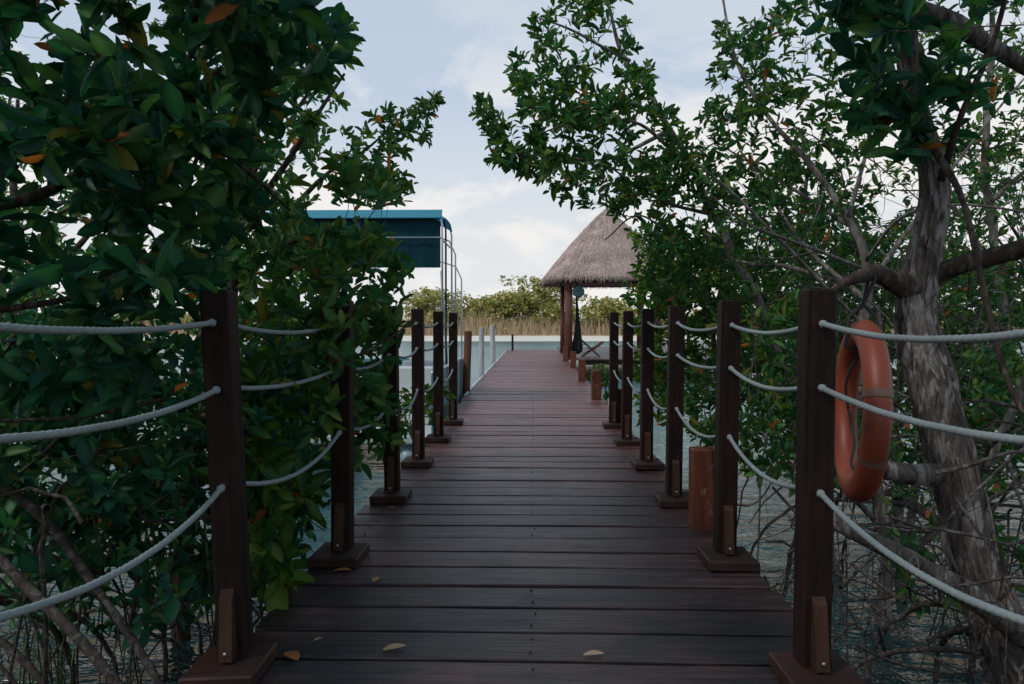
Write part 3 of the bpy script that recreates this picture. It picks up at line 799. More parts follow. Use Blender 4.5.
# ---- right: slender pale leaning tree with the crown against the sky
t = empty('mangrove_tree', (2.2, 6.1, WL), 'slender pale tree leaning towards the thatched hut, crown against open sky', 'tree', 'mangroves on the life-ring side')
limbs = [XB((2.35, 6.1, -1.4, .06), (2.2, 6.1, -.3, .055)) + LB((800, 430, 6.15, .05), (783, 370, 6.2, .038), (745, 275, 6.3, .034), (690, 168, 6.5, .028), (652, 95, 6.7, .022), (618, 45, 6.9, .016), (600, -40, 7.0, .012)),
         LB((690, 168, 6.5, .02), (640, 125, 6.3, .012), (585, 120, 6.2, .009), (535, 135, 6.1, .005)),
         LB((670, 130, 6.6, .02), (600, 160, 6.5, .012), (545, 150, 6.4, .006)),
         LB((720, 215, 6.4, .018), (660, 200, 6.3, .012), (600, 160, 6.2, .006)),
         LB((740, 262, 6.3, .016), (690, 250, 6.6, .012), (640, 215, 6.8, .008), (605, 240, 6.9, .005)),
         LB((630, 60, 6.8, .016), (570, 30, 6.6, .010), (530, 15, 6.5, .005)),
         LB((705, 235, 6.35, .022), (740, 262, 6.0, .018), (790, 268, 5.6, .015), (840, 280, 5.3, .011), (900, 290, 5.2, .008))]
cl = np.concatenate([cloud([(585, 60, 75, 75, 5.8, 7.4, 130), (610, 150, 85, 60, 5.6, 7.4, 140), (670, 210, 70, 60, 5.8, 7.6, 160), (648, 260, 50, 45, 6.0, 7.6, 130), (618, 300, 30, 20, 6.6, 7.8, 26), (560, 130, 50, 45, 5.8, 7.0, 60), (590, -140, 120, 140, 5.8, 7.6, 70)]),
     cloud([(478, 105, 8, 12, 6.1, 6.5, 6), (495, 120, 14, 14, 6.0, 6.6, 12), (500, 150, 14, 14, 6.0, 6.5, 12), (530, 165, 22, 14, 6.0, 6.6, 14), (520, 75, 14, 12, 6.0, 6.6, 12), (575, 205, 14, 16, 6.2, 6.6, 9), (605, 212, 12, 10, 6.2, 6.6, 6), (560, 225, 6, 8, 6.2, 6.4, 2), (596, 236, 8, 8, 6.3, 6.6, 3), (628, 262, 14, 22, 6.6, 7.4, 26), (612, 288, 16, 9, 6.8, 7.4, 14), (637, 232, 8, 18, 6.5, 7.2, 12)], False)])
NL += grow(t, limbs, cl, leaf=.092, pal='mid', nleaf=(6, 11), bark=M_barkpale, orange=.010)

# ---- right: trees between hut and old trunk
t = empty('mangrove_tree', (2.0, 5.1, WL), 'crooked grey mangrove behind the old trunk, spreading thin branches', 'tree', 'mangroves on the life-ring side')
limbs = [XB((2.25, 5.1, -1.4, .05), (2.2, 5.05, -.2, .045)) + LB((862, 380, 5.0, .034), (866, 290, 5.0, .029), (855, 225, 5.1, .025), (805, 160, 5.3, .019), (765, 110, 5.5, .014), (735, 60, 5.7, .012), (720, -20, 5.9, .007)),
         LB((855, 225, 5.1, .018), (820, 205, 5.4, .014), (760, 170, 5.7, .010), (715, 140, 6.0, .006)),
         LB((866, 300, 5.0, .018), (800, 240, 5.4, .013), (740, 150, 5.9, .008)),
         LB((850, 215, 5.1, .015), (870, 120, 5.2, .010), (850, 40, 5.3, .006)),
         LB((868, 330, 5.0, .014), (800, 262, 4.8, .011), (735, 196, 4.7, .008), (692, 160, 4.6, .004)), LB((864, 270, 5.0, .012), (815, 250, 4.7, .010), (745, 222, 4.5, .006), (705, 190, 4.4, .003)),
         LB((866, 260, 5.0, .012), (905, 215, 4.6, .010), (965, 205, 4.4, .008), (1040, 214, 4.2, .005)),
         LB((866, 290, 5.0, .018), (930, 200, 5.2, .012), (990, 120, 5.3, .008), (1040, 60, 5.4, .005))]
cl = cloud([(740, 70, 45, 50, 5.2, 6.8, 100), (745, 150, 60, 55, 5.2, 6.8, 120), (800, 60, 60, 60, 5.0, 6.6, 90), (820, 190, 60, 55, 5.0, 6.8, 100), (840, 120, 50, 40, 4.8, 6.2, 30), (760, 230, 60, 40, 5.6, 7.0, 60), (800, -120, 160, 120, 5, 7, 60)])
NL += grow(t, limbs, cl, leaf=.083, pal='mid', nleaf=(5, 9), bark=M_barkpale, bare=.22, orange=.010)

t = empty('mangrove_tree', (4.1, 6.4, WL), 'upright thin-stemmed tree filling the gap beyond the old trunk', 'tree', 'mangroves on the life-ring side')
limbs = [XB((4.0, 6.4, -1.4, .05), (3.95, 6.4, 0, .045)) + LB((1003, 300, 6.4, .036), (985, 170, 6.5, .03), (992, 40, 6.6, .022), (990, -150, 6.8, .01)),
         LB((1000, 280, 6.4, .02), (950, 200, 6.4, .013), (900, 140, 6.5, .007)), LB((990, 200, 6.4, .02), (1060, 140, 6.4, .012), (1120, 60, 6.4, .006)),
         LB((1000, 330, 6.4, .02), (930, 300, 6.6, .012), (880, 250, 6.8, .006))]
cl = cloud([(1000, 80, 100, 100, 5.6, 7.6, 210), (990, 200, 90, 70, 5.6, 7.6, 170), (1000, 320, 90, 60, 5.4, 7.4, 130), (1100, 200, 80, 250, 5.4, 7.8, 80), (990, -150, 150, 140, 5.6, 7.6, 50)])
NL += grow(t, limbs, cl, leaf=.078, pal='mid', nleaf=(5, 9), bark=M_barkpale, bare=.2)

t = empty('mangrove_bush', (2.1, 9.0, WL), 'rounded bright green bush behind the far life-ring-side posts', 'bush', 'mangroves on the life-ring side')
limbs = [XB((2.1, 9.0, -1.4, .05), (2.1, 9.0, .2, .04), (2.0, 9.0, 1.2, .025), (1.9, 9.0, 2.0, .012)), XB((2.1, 9, .2, .03), (1.7, 9.2, .8, .018), (1.35, 9.4, 1.3, .008)), XB((2.1, 9, .1, .03), (2.8, 8.8, .8, .018), (3.4, 8.8, 1.3, .008))]
cl = np.concatenate([cloud([(650, 270, 55, 45, 8.0, 10.0, 170), (655, 335, 55, 45, 7.8, 10.0, 170), (720, 290, 60, 50, 7.4, 9.6, 190), (690, 380, 55, 35, 7.6, 9.4, 60), (650, 400, 30, 30, 8.4, 9.8, 34)], pad=.1),
     cloud([(602, 318, 14, 22, 9.2, 10.0, 22), (615, 268, 18, 20, 9.0, 9.8, 20)], False, .1)])
NL += grow(t, limbs, cl, leaf=.10, pal='fresh', nleaf=(6, 10), bark=M_barkdark)

t = empty('mangrove_bush', (4.0, 9.5, WL), 'wide thicket bush in the shade behind the life ring', 'bush', 'mangroves on the life-ring side')
limbs = [XB((4.0, 9.5, -1.4, .05), (3.9, 9.4, .4, .04), (3.7, 9.2, 1.6, .02)), XB((4, 9.5, 0, .03), (3.2, 9.2, .8, .02), (2.6, 9.0, 1.4, .01)), XB((4, 9.5, 0, .03), (4.9, 9.2, .9, .02), (5.8, 9.0, 1.5, .01))]
cl = cloud([(800, 280, 100, 80, 6.4, 10.5, 430), (900, 300, 110, 80, 6.4, 10.5, 430), (1010, 330, 90, 80, 6.0, 10.5, 280), (780, 370, 80, 40, 6.4, 9.5, 190), (930, 410, 130, 50, 5.4, 9.5, 260)])
NL += grow(t, limbs, cl, leaf=.095, pal='mid', nleaf=(6, 10), bark=M_barkdark, yellow=.05)

t = empty('mangrove_bush', (2.6, 5.6, WL), 'sprawling low mangrove standing in the water beyond the second life-ring-side post', 'bush', 'mangroves on the life-ring side')
limbs = [XB((2.6, 5.6, -1.3, .04), (2.5, 5.5, -.2, .035), (2.4, 5.4, .6, .022), (2.3, 5.4, 1.3, .01)), XB((2.6, 5.6, -.4, .03), (2.0, 5.2, .1, .016), (1.6, 5.0, .3, .008)), XB((2.6, 5.6, -.4, .03), (3.2, 5.2, .2, .018), (3.7, 4.9, .5, .008)), XB((2.6, 5.6, -.3, .03), (3.0, 6.0, .6, .018), (3.5, 6.2, 1.2, .008))]
cl = cloud([(760, 340, 50, 60, 4.8, 7.2, 130), (830, 390, 60, 60, 4.6, 7.0, 120), (990, 400, 60, 60, 4.2, 6.4, 130), (765, 430, 34, 50, 4.4, 6.4, 80), (900, 460, 130, 45, 3.9, 6.0, 130), (960, 560, 80, 50, 3.4, 4.4, 26), (700, 410, 26, 45, 5.4, 7.4, 70)], pad=.12)
NL += grow(t, limbs, cl, leaf=.085, pal='mid', nleaf=(5, 9), bark=M_barkpale, bare=.1)

# ---- mangroves farther off in the lagoon on both sides
def far_mangrove(x, y, h, w, n, label, group, pal='mid', leaf=.13, seed=0):
    root = empty('mangrove_tree', (x, y, WL), label, 'tree', group); rd = random.Random(seed)
    limbs = [XB((x, y, -1.4, .09), (x + .1, y, .4, .08), (x - .1, y + .1, h * .55, .05), (x, y, h * .9, .02))]
    for k in range(5):
        a = k * 1.3 + seed; limbs.append(XB((x, y, .2 + .25 * k, .05), (x + math.cos(a) * w * .4, y + math.sin(a) * w * .4, .7 + .35 * k, .03), (x + math.cos(a) * w * .8, y + math.sin(a) * w * .8, .8 + .45 * k, .012)))
    v = rng.normal(0, 1, (n, 3)); v /= np.linalg.norm(v, axis=1, keepdims=True); r = rng.random(n) ** .45
    P = np.stack([x + v[:, 0] * w * r, y + v[:, 1] * w * r, h * .5 - .15 + v[:, 2] * (h * .5 + .3) * r], 1)
    lump = np.array([noise.noise(Vector(p * .9)) for p in P]); P = P[lump > -.16]
    P = P[clear_of_scene(P, True, .35)]
    return grow(root, limbs, P, leaf=leaf, pal=pal, nleaf=(6, 9), bark=M_barkdark, rows=3, yellow=.04)
GL, GR = 'mangroves on the boat side', 'mangroves on the life-ring side'
NL += far_mangrove(-5.6, 8.6, 4.0, 1.9, 430, 'dense mangrove crown low over the water between the boat and the frame edge', GL, seed=1)
NL += far_mangrove(-8.6, 10.5, 4.8, 2.6, 480, 'broad mangrove crown farthest off on the boat side', GL, seed=2)
NL += far_mangrove(-5.0, 6.0, 2.8, 1.6, 300, 'low dark mangrove behind the slanting stems', GL, 'deep', .11, seed=3)
NL += far_mangrove(4.6, 13.5, 4.4, 2.3, 380, 'broad bright mangrove crown behind the far life-ring-side posts', GR, 'fresh', seed=4)
NL += far_mangrove(7.6, 12.0, 5.0, 2.8, 480, 'dense mangrove crown farthest off behind the old trunk', GR, seed=5)
NL += far_mangrove(5.6, 7.8, 3.0, 1.9, 430, 'low dense mangrove in the shade behind the old trunk', GR, 'deep', .11, seed=6)

# ---- tangles of bare roots and dead twigs in the water
def brush(name, label, region, n, mat, seed, lo=.35, hi=1.4, r=(.003, .009), arcs=.4):
    rd = random.Random(seed); mb = MB(); k = 0; tries = 0
    while k < n and tries < n * 6:
        tries += 1
        px = rd.uniform(region[0], region[1]); py = rd.uniform(region[2], region[3]); d = rd.uniform(region[4], region[5])
        c = U(px, py, d)
        if abs(c.x) < 1.22 or c.z < WL - .1: continue
        L = rd.uniform(lo, hi)
        if rd.random() < arcs:   # prop root: arch falling into the water
            a = rd.uniform(0, 6.28); h = c.z - WL + .3; sp = rd.uniform(.2, .7)
            p0 = c; p1 = c + Vector((math.cos(a) * sp * .7, math.sin(a) * sp * .7, .02)); p2 = Vector((c.x + math.cos(a) * sp, c.y + math.sin(a) * sp, WL - .3))
            pts = [p0 * (1 - f) ** 2 + p1 * 2 * f * (1 - f) + p2 * f * f for f in [i / 9 for i in range(10)]]
        else:
            dv = Vector((rd.gauss(0, 1), rd.gauss(0, .7), rd.gauss(0, .55))).normalized(); cv = Vector((rd.gauss(0, 1), rd.gauss(0, 1), rd.gauss(0, 1))) * .22 * L
            pts = [c + dv * (f - .5) * L + cv * (4 * f * (1 - f)) for f in [i / 9 for i in range(10)]]
        pts = [p + Vector((rd.gauss(0, .006), rd.gauss(0, .006), rd.gauss(0, .006))) for p in pts]
        if any(abs(p.x) < 1.2 and p.z < 2 for p in pts): continue
        if any((p - Vector((1.33, 3.2, .83))).length < .5 for p in pts): continue
        q = project(np.array([tuple(p) for p in pts]))
        if inpoly(q, SKYGAP).any(): continue
        r0 = rd.uniform(*r)
        mb.tube(pts, [r0 * (1 - .65 * i / 9) for i in range(10)], 6, cap=False); k += 1
    o = mb.build(name, mat, None, True); tag(o, label, 'brushwood', None, 'stuff'); return o
brush('brushwood', 'tangle of bare grey twigs and roots around the old trunk on the life-ring side', (690, 1080, 400, 640, 2.6, 5.5), 200, M_brush, 3, .3, 1.3, (.002, .010), .3)
brush('brushwood', 'dark tangle of mangrove roots in the water beside the nearest boat-side rope', (-60, 260, 380, 640, 2.4, 5.0), 80, M_twig, 4, .4, 1.4, (.003, .012), .45)
brush('brushwood', 'thin bare twigs in the shaded thicket behind the life ring', (700, 1060, 180, 420, 4.5, 8.5), 260, M_brush, 5, .5, 1.6, (.002, .006), .1)
def prop_roots(label, x, y, n, spread, top, seed, mat):
    rd = random.Random(seed); root = empty('prop_root', (x, y, WL), label, 'root', 'arching prop roots')
    for i in range(n):
        a = rd.uniform(0, 6.28); sp = spread * rd.uniform(.5, 1.1); h = top * rd.uniform(.5, 1); r = rd.uniform(.010, .022)
        c = [((rd.uniform(-.1, .1), rd.uniform(-.1, .1), h), r), ((math.cos(a) * sp * .45, math.sin(a) * sp * .45, h * .92), r), ((math.cos(a) * sp * .85, math.sin(a) * sp * .85, h * .45), r * .9), ((math.cos(a) * sp, math.sin(a) * sp, -.25), r * .8)]
        if abs(x + math.cos(a) * sp) < 1.25: continue
        sp_ = spline([(Vector(p), q) for p, q in c], .05); mb = MB()
        mb.tube([Vector(p[:3]) + Vector((rd.gauss(0, .004), rd.gauss(0, .004), 0)) for p in sp_], list(sp_[:, 3]), 8); mb.build('arch', mat, root, True)
prop_roots('arching prop roots in dark water beside the slanting bare stems', -2.6, 3.4, 9, .8, .75, 1, M_twig)
prop_roots('arching prop roots behind the nearest boat-side post', -2.1, 4.6, 8, .7, .8, 2, M_twig)
prop_roots('arching prop roots beneath the old shaggy trunk', 2.1, 3.7, 9, .75, .6, 3, M_brush)
prop_roots('arching prop roots in the water beyond the stubby pile at the second post', 2.2, 5.4, 8, .8, .8, 4, M_brush)
def bare_branch(label, ctrl, mat, group):
    s = spline(ctrl, .05); mb = MB()
    mb.tube([Vector(p[:3]) for p in s], list(s[:, 3]), 10, disp=lambda th, L, i: 1 + .2 * noise.noise(Vector((math.cos(th), math.sin(th), L * 6))))
    tag(mb.build('bare_branch', mat, None, True), label, 'branch', group)
G = 'bare leaning stems in the boat-side water'
bare_branch('bare stem slanting from the frame edge under the lowest boat-side rope, upper of a pair', LB((-20, 470, 2.9, .018), (40, 515, 2.8, .017), (90, 580, 2.7, .016), (150, 668, 2.6, .014), (200, 760, 2.5, .012)), M_twig, G)
bare_branch('bare stem sloping into the bottom left water below the longer slanting stem', LB((-30, 530, 2.5, .017), (30, 590, 2.4, .017), (80, 640, 2.35, .016), (130, 700, 2.3, .014)), M_twig, G)
bare_branch('pale dead stem standing beside the frame edge beyond the old trunk', LB((985, 470, 4.2, .022), (1008, 420, 4.1, .02), (1030, 370, 4.0, .018)), M_barkpale, None)

# grass tuft at the bottom left
def grass():
    mb = MB(); rd = random.Random(9)
    for i in range(46):
        b = U(rd.uniform(15, 80), 690, rd.uniform(3.6, 4.1)); b.z = WL
        a = rd.uniform(0, 6.28); h = rd.uniform(.4, .75); sp = rd.uniform(.05, .25); w = rd.uniform(.004, .008); s = Vector((-math.sin(a), math.cos(a), 0)) * w
        vs = []; n = 6
        for k in range(n + 1):
            f = k / n; c = b + Vector((math.cos(a) * sp * f * f, math.sin(a) * sp * f * f, h * (f - .25 * f * f * (sp / .2))))
            vs += [c - s * (1 - f * .95), c + s * (1 - f * .95) + Vector((0, 0, .001))]
        mb.add(vs, [(2 * k, 2 * k + 1, 2 * k + 3, 2 * k + 2) for k in range(n)])
    tag(mb.build('grass_tuft', plain_mat('grass_blade', (.06, .10, .03), .5), None, True), 'tuft of slender green grass blades growing from dark water beside a slanting stem', 'grass')
grass()

# ------------------------------------------------------------------ life ring
def life_ring():
    org = Vector((1.295, 3.2, .835))
    root = empty('life_ring', org, 'faded orange life ring with grey bands hanging from a stub of the old trunk', 'life ring')
    root.rotation_euler = (R(-4), R(3), R(0))
    m, nt, b, out = new_mat('faded_orange')
    n = noise_tex(nt, coords(nt), 9, 6, .65); n2 = noise_tex(nt, coords(nt), 2.5, 4, .6)
    c = mixc(nt, ramp(nt, n2, [(.3, 0.), (.7, 1.)]), (.19, .034, .012), (.29, .060, .024))
    c = mixc(nt, ramp(nt, n, [(.52, 0.), (.68, .75)]), c, (.11, .035, .022))
    nt.links.new(c, b.inputs['Base Color']); b.inputs['Roughness'].default_value = .5; bump(nt, b, n, .3, .003)
    Rm, rx, rz = .305, .056, .050   # ring plane holds local Z and Y'
    yaw = R(-38)                    # turned so it is seen nearly edge-on
    ex = Vector((math.sin(-yaw) * 0 + math.cos(yaw), math.sin(yaw), 0)); ez = Vector((0, 0, 1)); ax = ex.cross(ez)
    # ring plane spanned by e (horizontal) and ez; normal nrm
    e = Vector((math.cos(RING_A), math.sin(RING_A), 0)); nrm = e.cross(ez)
    def ring_pt(th, ph, a=rx, bb=rz, RR=Rm):
        rad = RR + a * math.cos(ph)
        return (e * math.cos(th) + ez * math.sin(th)) * rad + nrm * (bb * math.sin(ph))
    def torus(n, k, a, bb, RR, t0=0, t1=2 * math.pi):
        vs = []; fs = []; closed = abs(t1 - t0 - 2 * math.pi) < 1e-6
        m_ = n if closed else n + 1
        for i in range(m_):
            th = t0 + (t1 - t0) * i / n
            for j in range(k): vs.append(ring_pt(th, 2 * math.pi * j / k, a, bb, RR))
        for i in range(n):
            i2 = (i + 1) % m_
            for j in range(k): fs.append((i * k + j, i2 * k + j, i2 * k + (j + 1) % k, i * k + (j + 1) % k))
        return vs, fs
    mb = MB(); mb.add(*torus(72, 24, rx, rz, Rm)); mb.build('ring_body', m, root, True)
    mband = plain_mat('grey_band', (.15, .085, .06), .5, var=.4)
    for a in (R(168), R(212)):
        mb = MB(); mb.add(*torus(8, 24, rx + .0025, rz + .0025, Rm, a - R(2.4), a + R(2.4))); mb.build('reflective_band', mband, root, True)
    mrope = plain_mat('dark_cord', (.02, .02, .022), .8)
    pts = []
    for i in range(97):
        th = 2 * math.pi * i / 96; s = abs(math.sin(2 * th + .6))
        rr = Rm - rx - .006 - .03 * s
        pts.append((e * math.cos(th) + ez * math.sin(th)) * rr - nrm * (.02 * math.sin(3 * th)))
    mb = MB(); mb.tube(pts, .006, 8); mb.build('grab_line', mrope, root, True)
    # loop of black cord that holds it, tied over the branch stub
    top = ez * (Rm + rx); knot = U(868, 278, 3.25) - org
    mb = MB()
    mb.tube([ez * (Rm - rx - .004) , ez * (Rm - rx) + nrm * (rz + .01), top + nrm * .05 + ez * .01, top + ez * .06, knot + Vector((0, -.035, 0)), knot + Vector((0, -.03, .04)), knot + Vector((0, .03, .045)), knot + Vector((0, .035, -.01)), top + ez * .055, top - nrm * .05 + ez * .012, ez * (Rm - rx) - nrm * (rz + .01), ez * (Rm - rx - .004)], .008, 8)
    mb.build('hanging_cord', mrope, root, True)
RING_A = R(79)
life_ring()

# ------------------------------------------------------------------ palapa on its platform
def palapa():
    pf = empty('hut_platform', (4.2, 32, 0), 'plank platform under the thatched hut at the end of the boardwalk', 'platform')
    mb = MB(); tone = []; red = []
    y = 25.6
    while y < 38:
        l, r = 1.12, 8.2 + random.uniform(-.03, .03)
        mb.box(((l + r) / 2 - 4.2, y + .12 - 32, -.02), (r - l, .235, .045), bev=.004); nv = len(mb.v) - len(tone)
        tone += [random.random()] * nv; red += [random.uniform(.2, .5)] * nv; y += .25
    mb.att = {'tone': tone, 'red': red}; mb.build('planks', M_deck, pf)
    for yy in (25.75, 31.5, 37.5):
        MB().box((.4, yy - 32, -.12), (6.2, .12, .14)).build('cross_beam', M_under, pf)
        for x in (1.6, 4.5, 7.6): MB().tube([(x - 4.2, yy - 32, -2.9), (x - 4.2, yy - 32, -.05)], .08, 10).build('pile', M_under, pf)
    cx, cy, hx, hy = 2.63, 28.8, 2.28, 2.75; ez, az = 2.70, 5.2
    root = empty('thatched_hut', (cx, cy, 0), 'open hut with a steep brown thatched roof on wooden posts', 'hut')
    for x, y, w in ((-1.46, -2.3, .125), (-1.50, 2.1, .085), (1.46, -2.3, .12), (1.46, 2.1, .1)):
        mb = MB(); mb.tube([(x, y, .003), (x + .01, y, 1.3), (x, y, 2.9)], [w * 1.05, w, w * .95], 14, disp=lambda th, L, i: 1 + .06 * noise.noise(Vector((math.cos(th) * 2, math.sin(th) * 2, L))))
        mb.build('post', M_palpost, root, True)
    mb = MB()
    for x in (-1.48, 1.46): mb.tube([(x, -2.6, 2.62), (x, 2.4, 2.62)], .07, 10)
    for y in (-2.3, 2.1): mb.tube([(-1.8, y, 2.75), (1.8, y, 2.75)], .07, 10)
    mb.build('roof_beam', M_palpost, root, True)
    # thatch body: superellipse rings, slightly bowed slopes, thick rolled eave
    m, nt, b, out = new_mat('thatch')
    n = noise_tex(nt, coords(nt, (22, 22, 5)), 1.0, 7, .7, .4); n2 = noise_tex(nt, coords(nt), 1.2, 4, .6)
    c = ramp(nt, n, [(.30, (.25, .17, .14)), (.5, (.54, .41, .36)), (.72, (.80, .66, .60))])
    c = mixc(nt, ramp(nt, n2, [(.4, 0.), (.7, .35)]), c, (.15, .105, .085))
    nt.links.new(c, b.inputs['Base Color']); b.inputs['Roughness'].default_value = .95; b.inputs['Specular IOR Level'].default_value = .1
    bump(nt, b, n, 1.0, .06)
    def rp(f, th):   # f 0 eave .. 1 apex
        ca, sa = math.cos(th), math.sin(th); p = 5.0 - 2.2 * f
        k = (abs(ca) ** p + abs(sa) ** p) ** (-1 / p)
        s = (1 - f) ** .94 * .97 + .03
        z = ez + (az - ez) * f + .06 * math.sin(f * math.pi)
        return Vector((ca * k * hx * s, sa * k * hy * s, z))
    mb = MB(); N = 96; vs = []; fs = []
    fl = [i / 26 for i in range(27)]
    rings = []
    for f in fl: rings.append([rp(f, 2 * math.pi * i / N) * 1.0 + Vector((0, 0, .04 * noise.noise(Vector((math.cos(2 * math.pi * i / N) * 5, math.sin(2 * math.pi * i / N) * 5, f * 9))))) for i in range(N)])
    under = [[rp(0, 2 * math.pi * i / N) * 1.0 + Vector((0, 0, -.16 + .03 * noise.noise(Vector((i * .7, 1, 2))))) for i in range(N)]]
    inner = [[Vector((p.x * .86, p.y * .86, ez + .06)) for p in rings[0]], [Vector((p.x * .1, p.y * .1, az - .5)) for p in rings[0]]]
    allr = inner[::-1] + under + rings
    for r_ in allr: vs += r_
    for i in range(len(allr) - 1):
        for k in range(N): fs.append((i * N + k, i * N + (k + 1) % N, i * N + N + (k + 1) % N, i * N + N + k))
    fs.append(tuple(range((len(allr) - 1) * N, len(allr) * N)))
    mb.add(vs, fs); roof = mb.build('roof', m, root, True)
    # straw laid down the slopes, ragged at the eave
    rd = random.Random(5); st = MB()
    for i in range(7000):
        th = rd.uniform(0, 6.283); f = rd.random() ** 1.5 * .97
        L = rd.uniform(.25, .6); p0 = rp(min(1, f + .1), th); p1 = rp(f, th + rd.uniform(-.02, .02)); d = (p1 - p0).normalized()
        o_ = Vector((math.cos(th), math.sin(th), .8)).normalized() * rd.uniform(.01, .045)
        a = p1 - d * L * .6 + o_ * .3; e_ = p1 + d * L * .4 + o_ + Vector((0, 0, -.03))
        s = d.cross(Vector((0, 0, 1))).normalized() * rd.uniform(.006, .014)
        st.add([a - s, a + s, e_ + s * .4, e_ - s * .4], [(0, 1, 2, 3)])
    for i in range(2600):   # fringe
        th = rd.uniform(0, 6.283); p = rp(rd.uniform(0, .03), th); o2 = Vector((math.cos(th), math.sin(th), 0))
        e_ = p + o2 * rd.uniform(-.05, .08) + Vector((rd.uniform(-.04, .04), rd.uniform(-.04, .04), -rd.uniform(.1, .27))); s = Vector((-o2.y, o2.x, 0)) * rd.uniform(.006, .014)
        st.add([p - s, p + s, e_ + s * .3, e_ - s * .3], [(0, 1, 2, 3)])
    st.build('straw', m, roof)
    # round teal plaque hung from the eave, dark hammock, folding chair
    q = U(578.5, 291.5, 26.3)
    pl = empty('round_plaque', q, 'round teal plaque with a pale ring motif hung under the thatched eave', 'plaque')
    Mx = Matrix.Rotation(R(90), 3, 'X')
    mb = MB(); mb.lathe([(.01, .02), (.155, .02), (.185, .012), (.195, 0), (.195, -.015), (.01, -.02)], n=32, axis=Mx); mb.build('disc', plain_mat('teal_enamel', (.016, .07, .075), .5, var=.5, scale=14), pl, True)
    mt = plain_mat('pale_teal', (.10, .22, .21), .5, var=.3)
    mb = MB()
    for rr in (.13, .07):
        pts = [(rr * math.cos(a), -.024, rr * math.sin(a)) for a in np.linspace(0, 2 * math.pi, 33)]; mb.tube(pts, .008, 6)
    mb.build('ring_motif', mt, pl, True)
    mb = MB(); mb.tube([(0, 0, .18), (0, .02, .55)], .008, 6); mb.build('cord', plain_mat('black_cord', (.015, .015, .015), .8), pl)
    hb = U(577, 340, 26.7); ham = empty('hammock', (hb.x, hb.y, .1), 'gathered black hammock hanging beside the front post of the hut', 'hammock')
    mb = MB(); zs = [2.42, 2.0, 1.6, 1.25, .95, .6, .3, .12, .02]; rr = [.02, .022, .035, .05, .075, .11, .15, .14, .05]
    mb.tube([(.03 * math.sin(z * 2), 0, z) for z in zs], rr, 36, disp=lambda th, L, i: 1 + .28 * math.sin(th * 7 + L * 1.5) + .12 * noise.noise(Vector((math.cos(th) * 3, math.sin(th) * 3, L * 2))))
    mb.build('cloth', plain_mat('black_cloth', (.012, .013, .015), .9), ham, True)
    cb = U(588.5, 353, 27.3); ch = empty('folding_chair', (cb.x + .05, cb.y, .004), 'low wooden folding chair with crossed legs beside the black hammock', 'chair')
    mw = wood_mat('chair_wood', (.08, .035, .022), (.2, .09, .055), (20, 20, 20))
    for yy in (-.28, .28):
        for a, b_ in (((-.36, .62), (.32, .0)), ((.46, .50), (-.28, .0))):
            d = Vector((b_[0] - a[0], 0, b_[1] - a[1])); ang = math.atan2(d.x, d.z)
            mb = MB(); mb.box(((a[0] + b_[0]) / 2, yy + (.022 if a[0] > 0 else -.022), (a[1] + b_[1]) / 2 + .012), (.05, .035, d.length), Matrix.Rotation(ang, 3, 'Y'), bev=.004); mb.build('leg', mw, ch)
    mb = MB()
    for k in range(7):
        f = k / 6; mb.box((-.34 + .76 * f, 0, .60 - .32 * math.sin(f * math.pi) - .10 * f), (.085, .50, .018), bev=.003)
    mb.build('seat', mw, ch)
    mb = MB()
    for k in range(5):
        f = k / 4; mb.box((-.36 - .16 * f, 0, .66 + .30 * f), (.018, .5, .06), Matrix.Rotation(R(-25), 3, 'Y'), bev=.003)
    mb.build('backrest', mw, ch)
palapa()

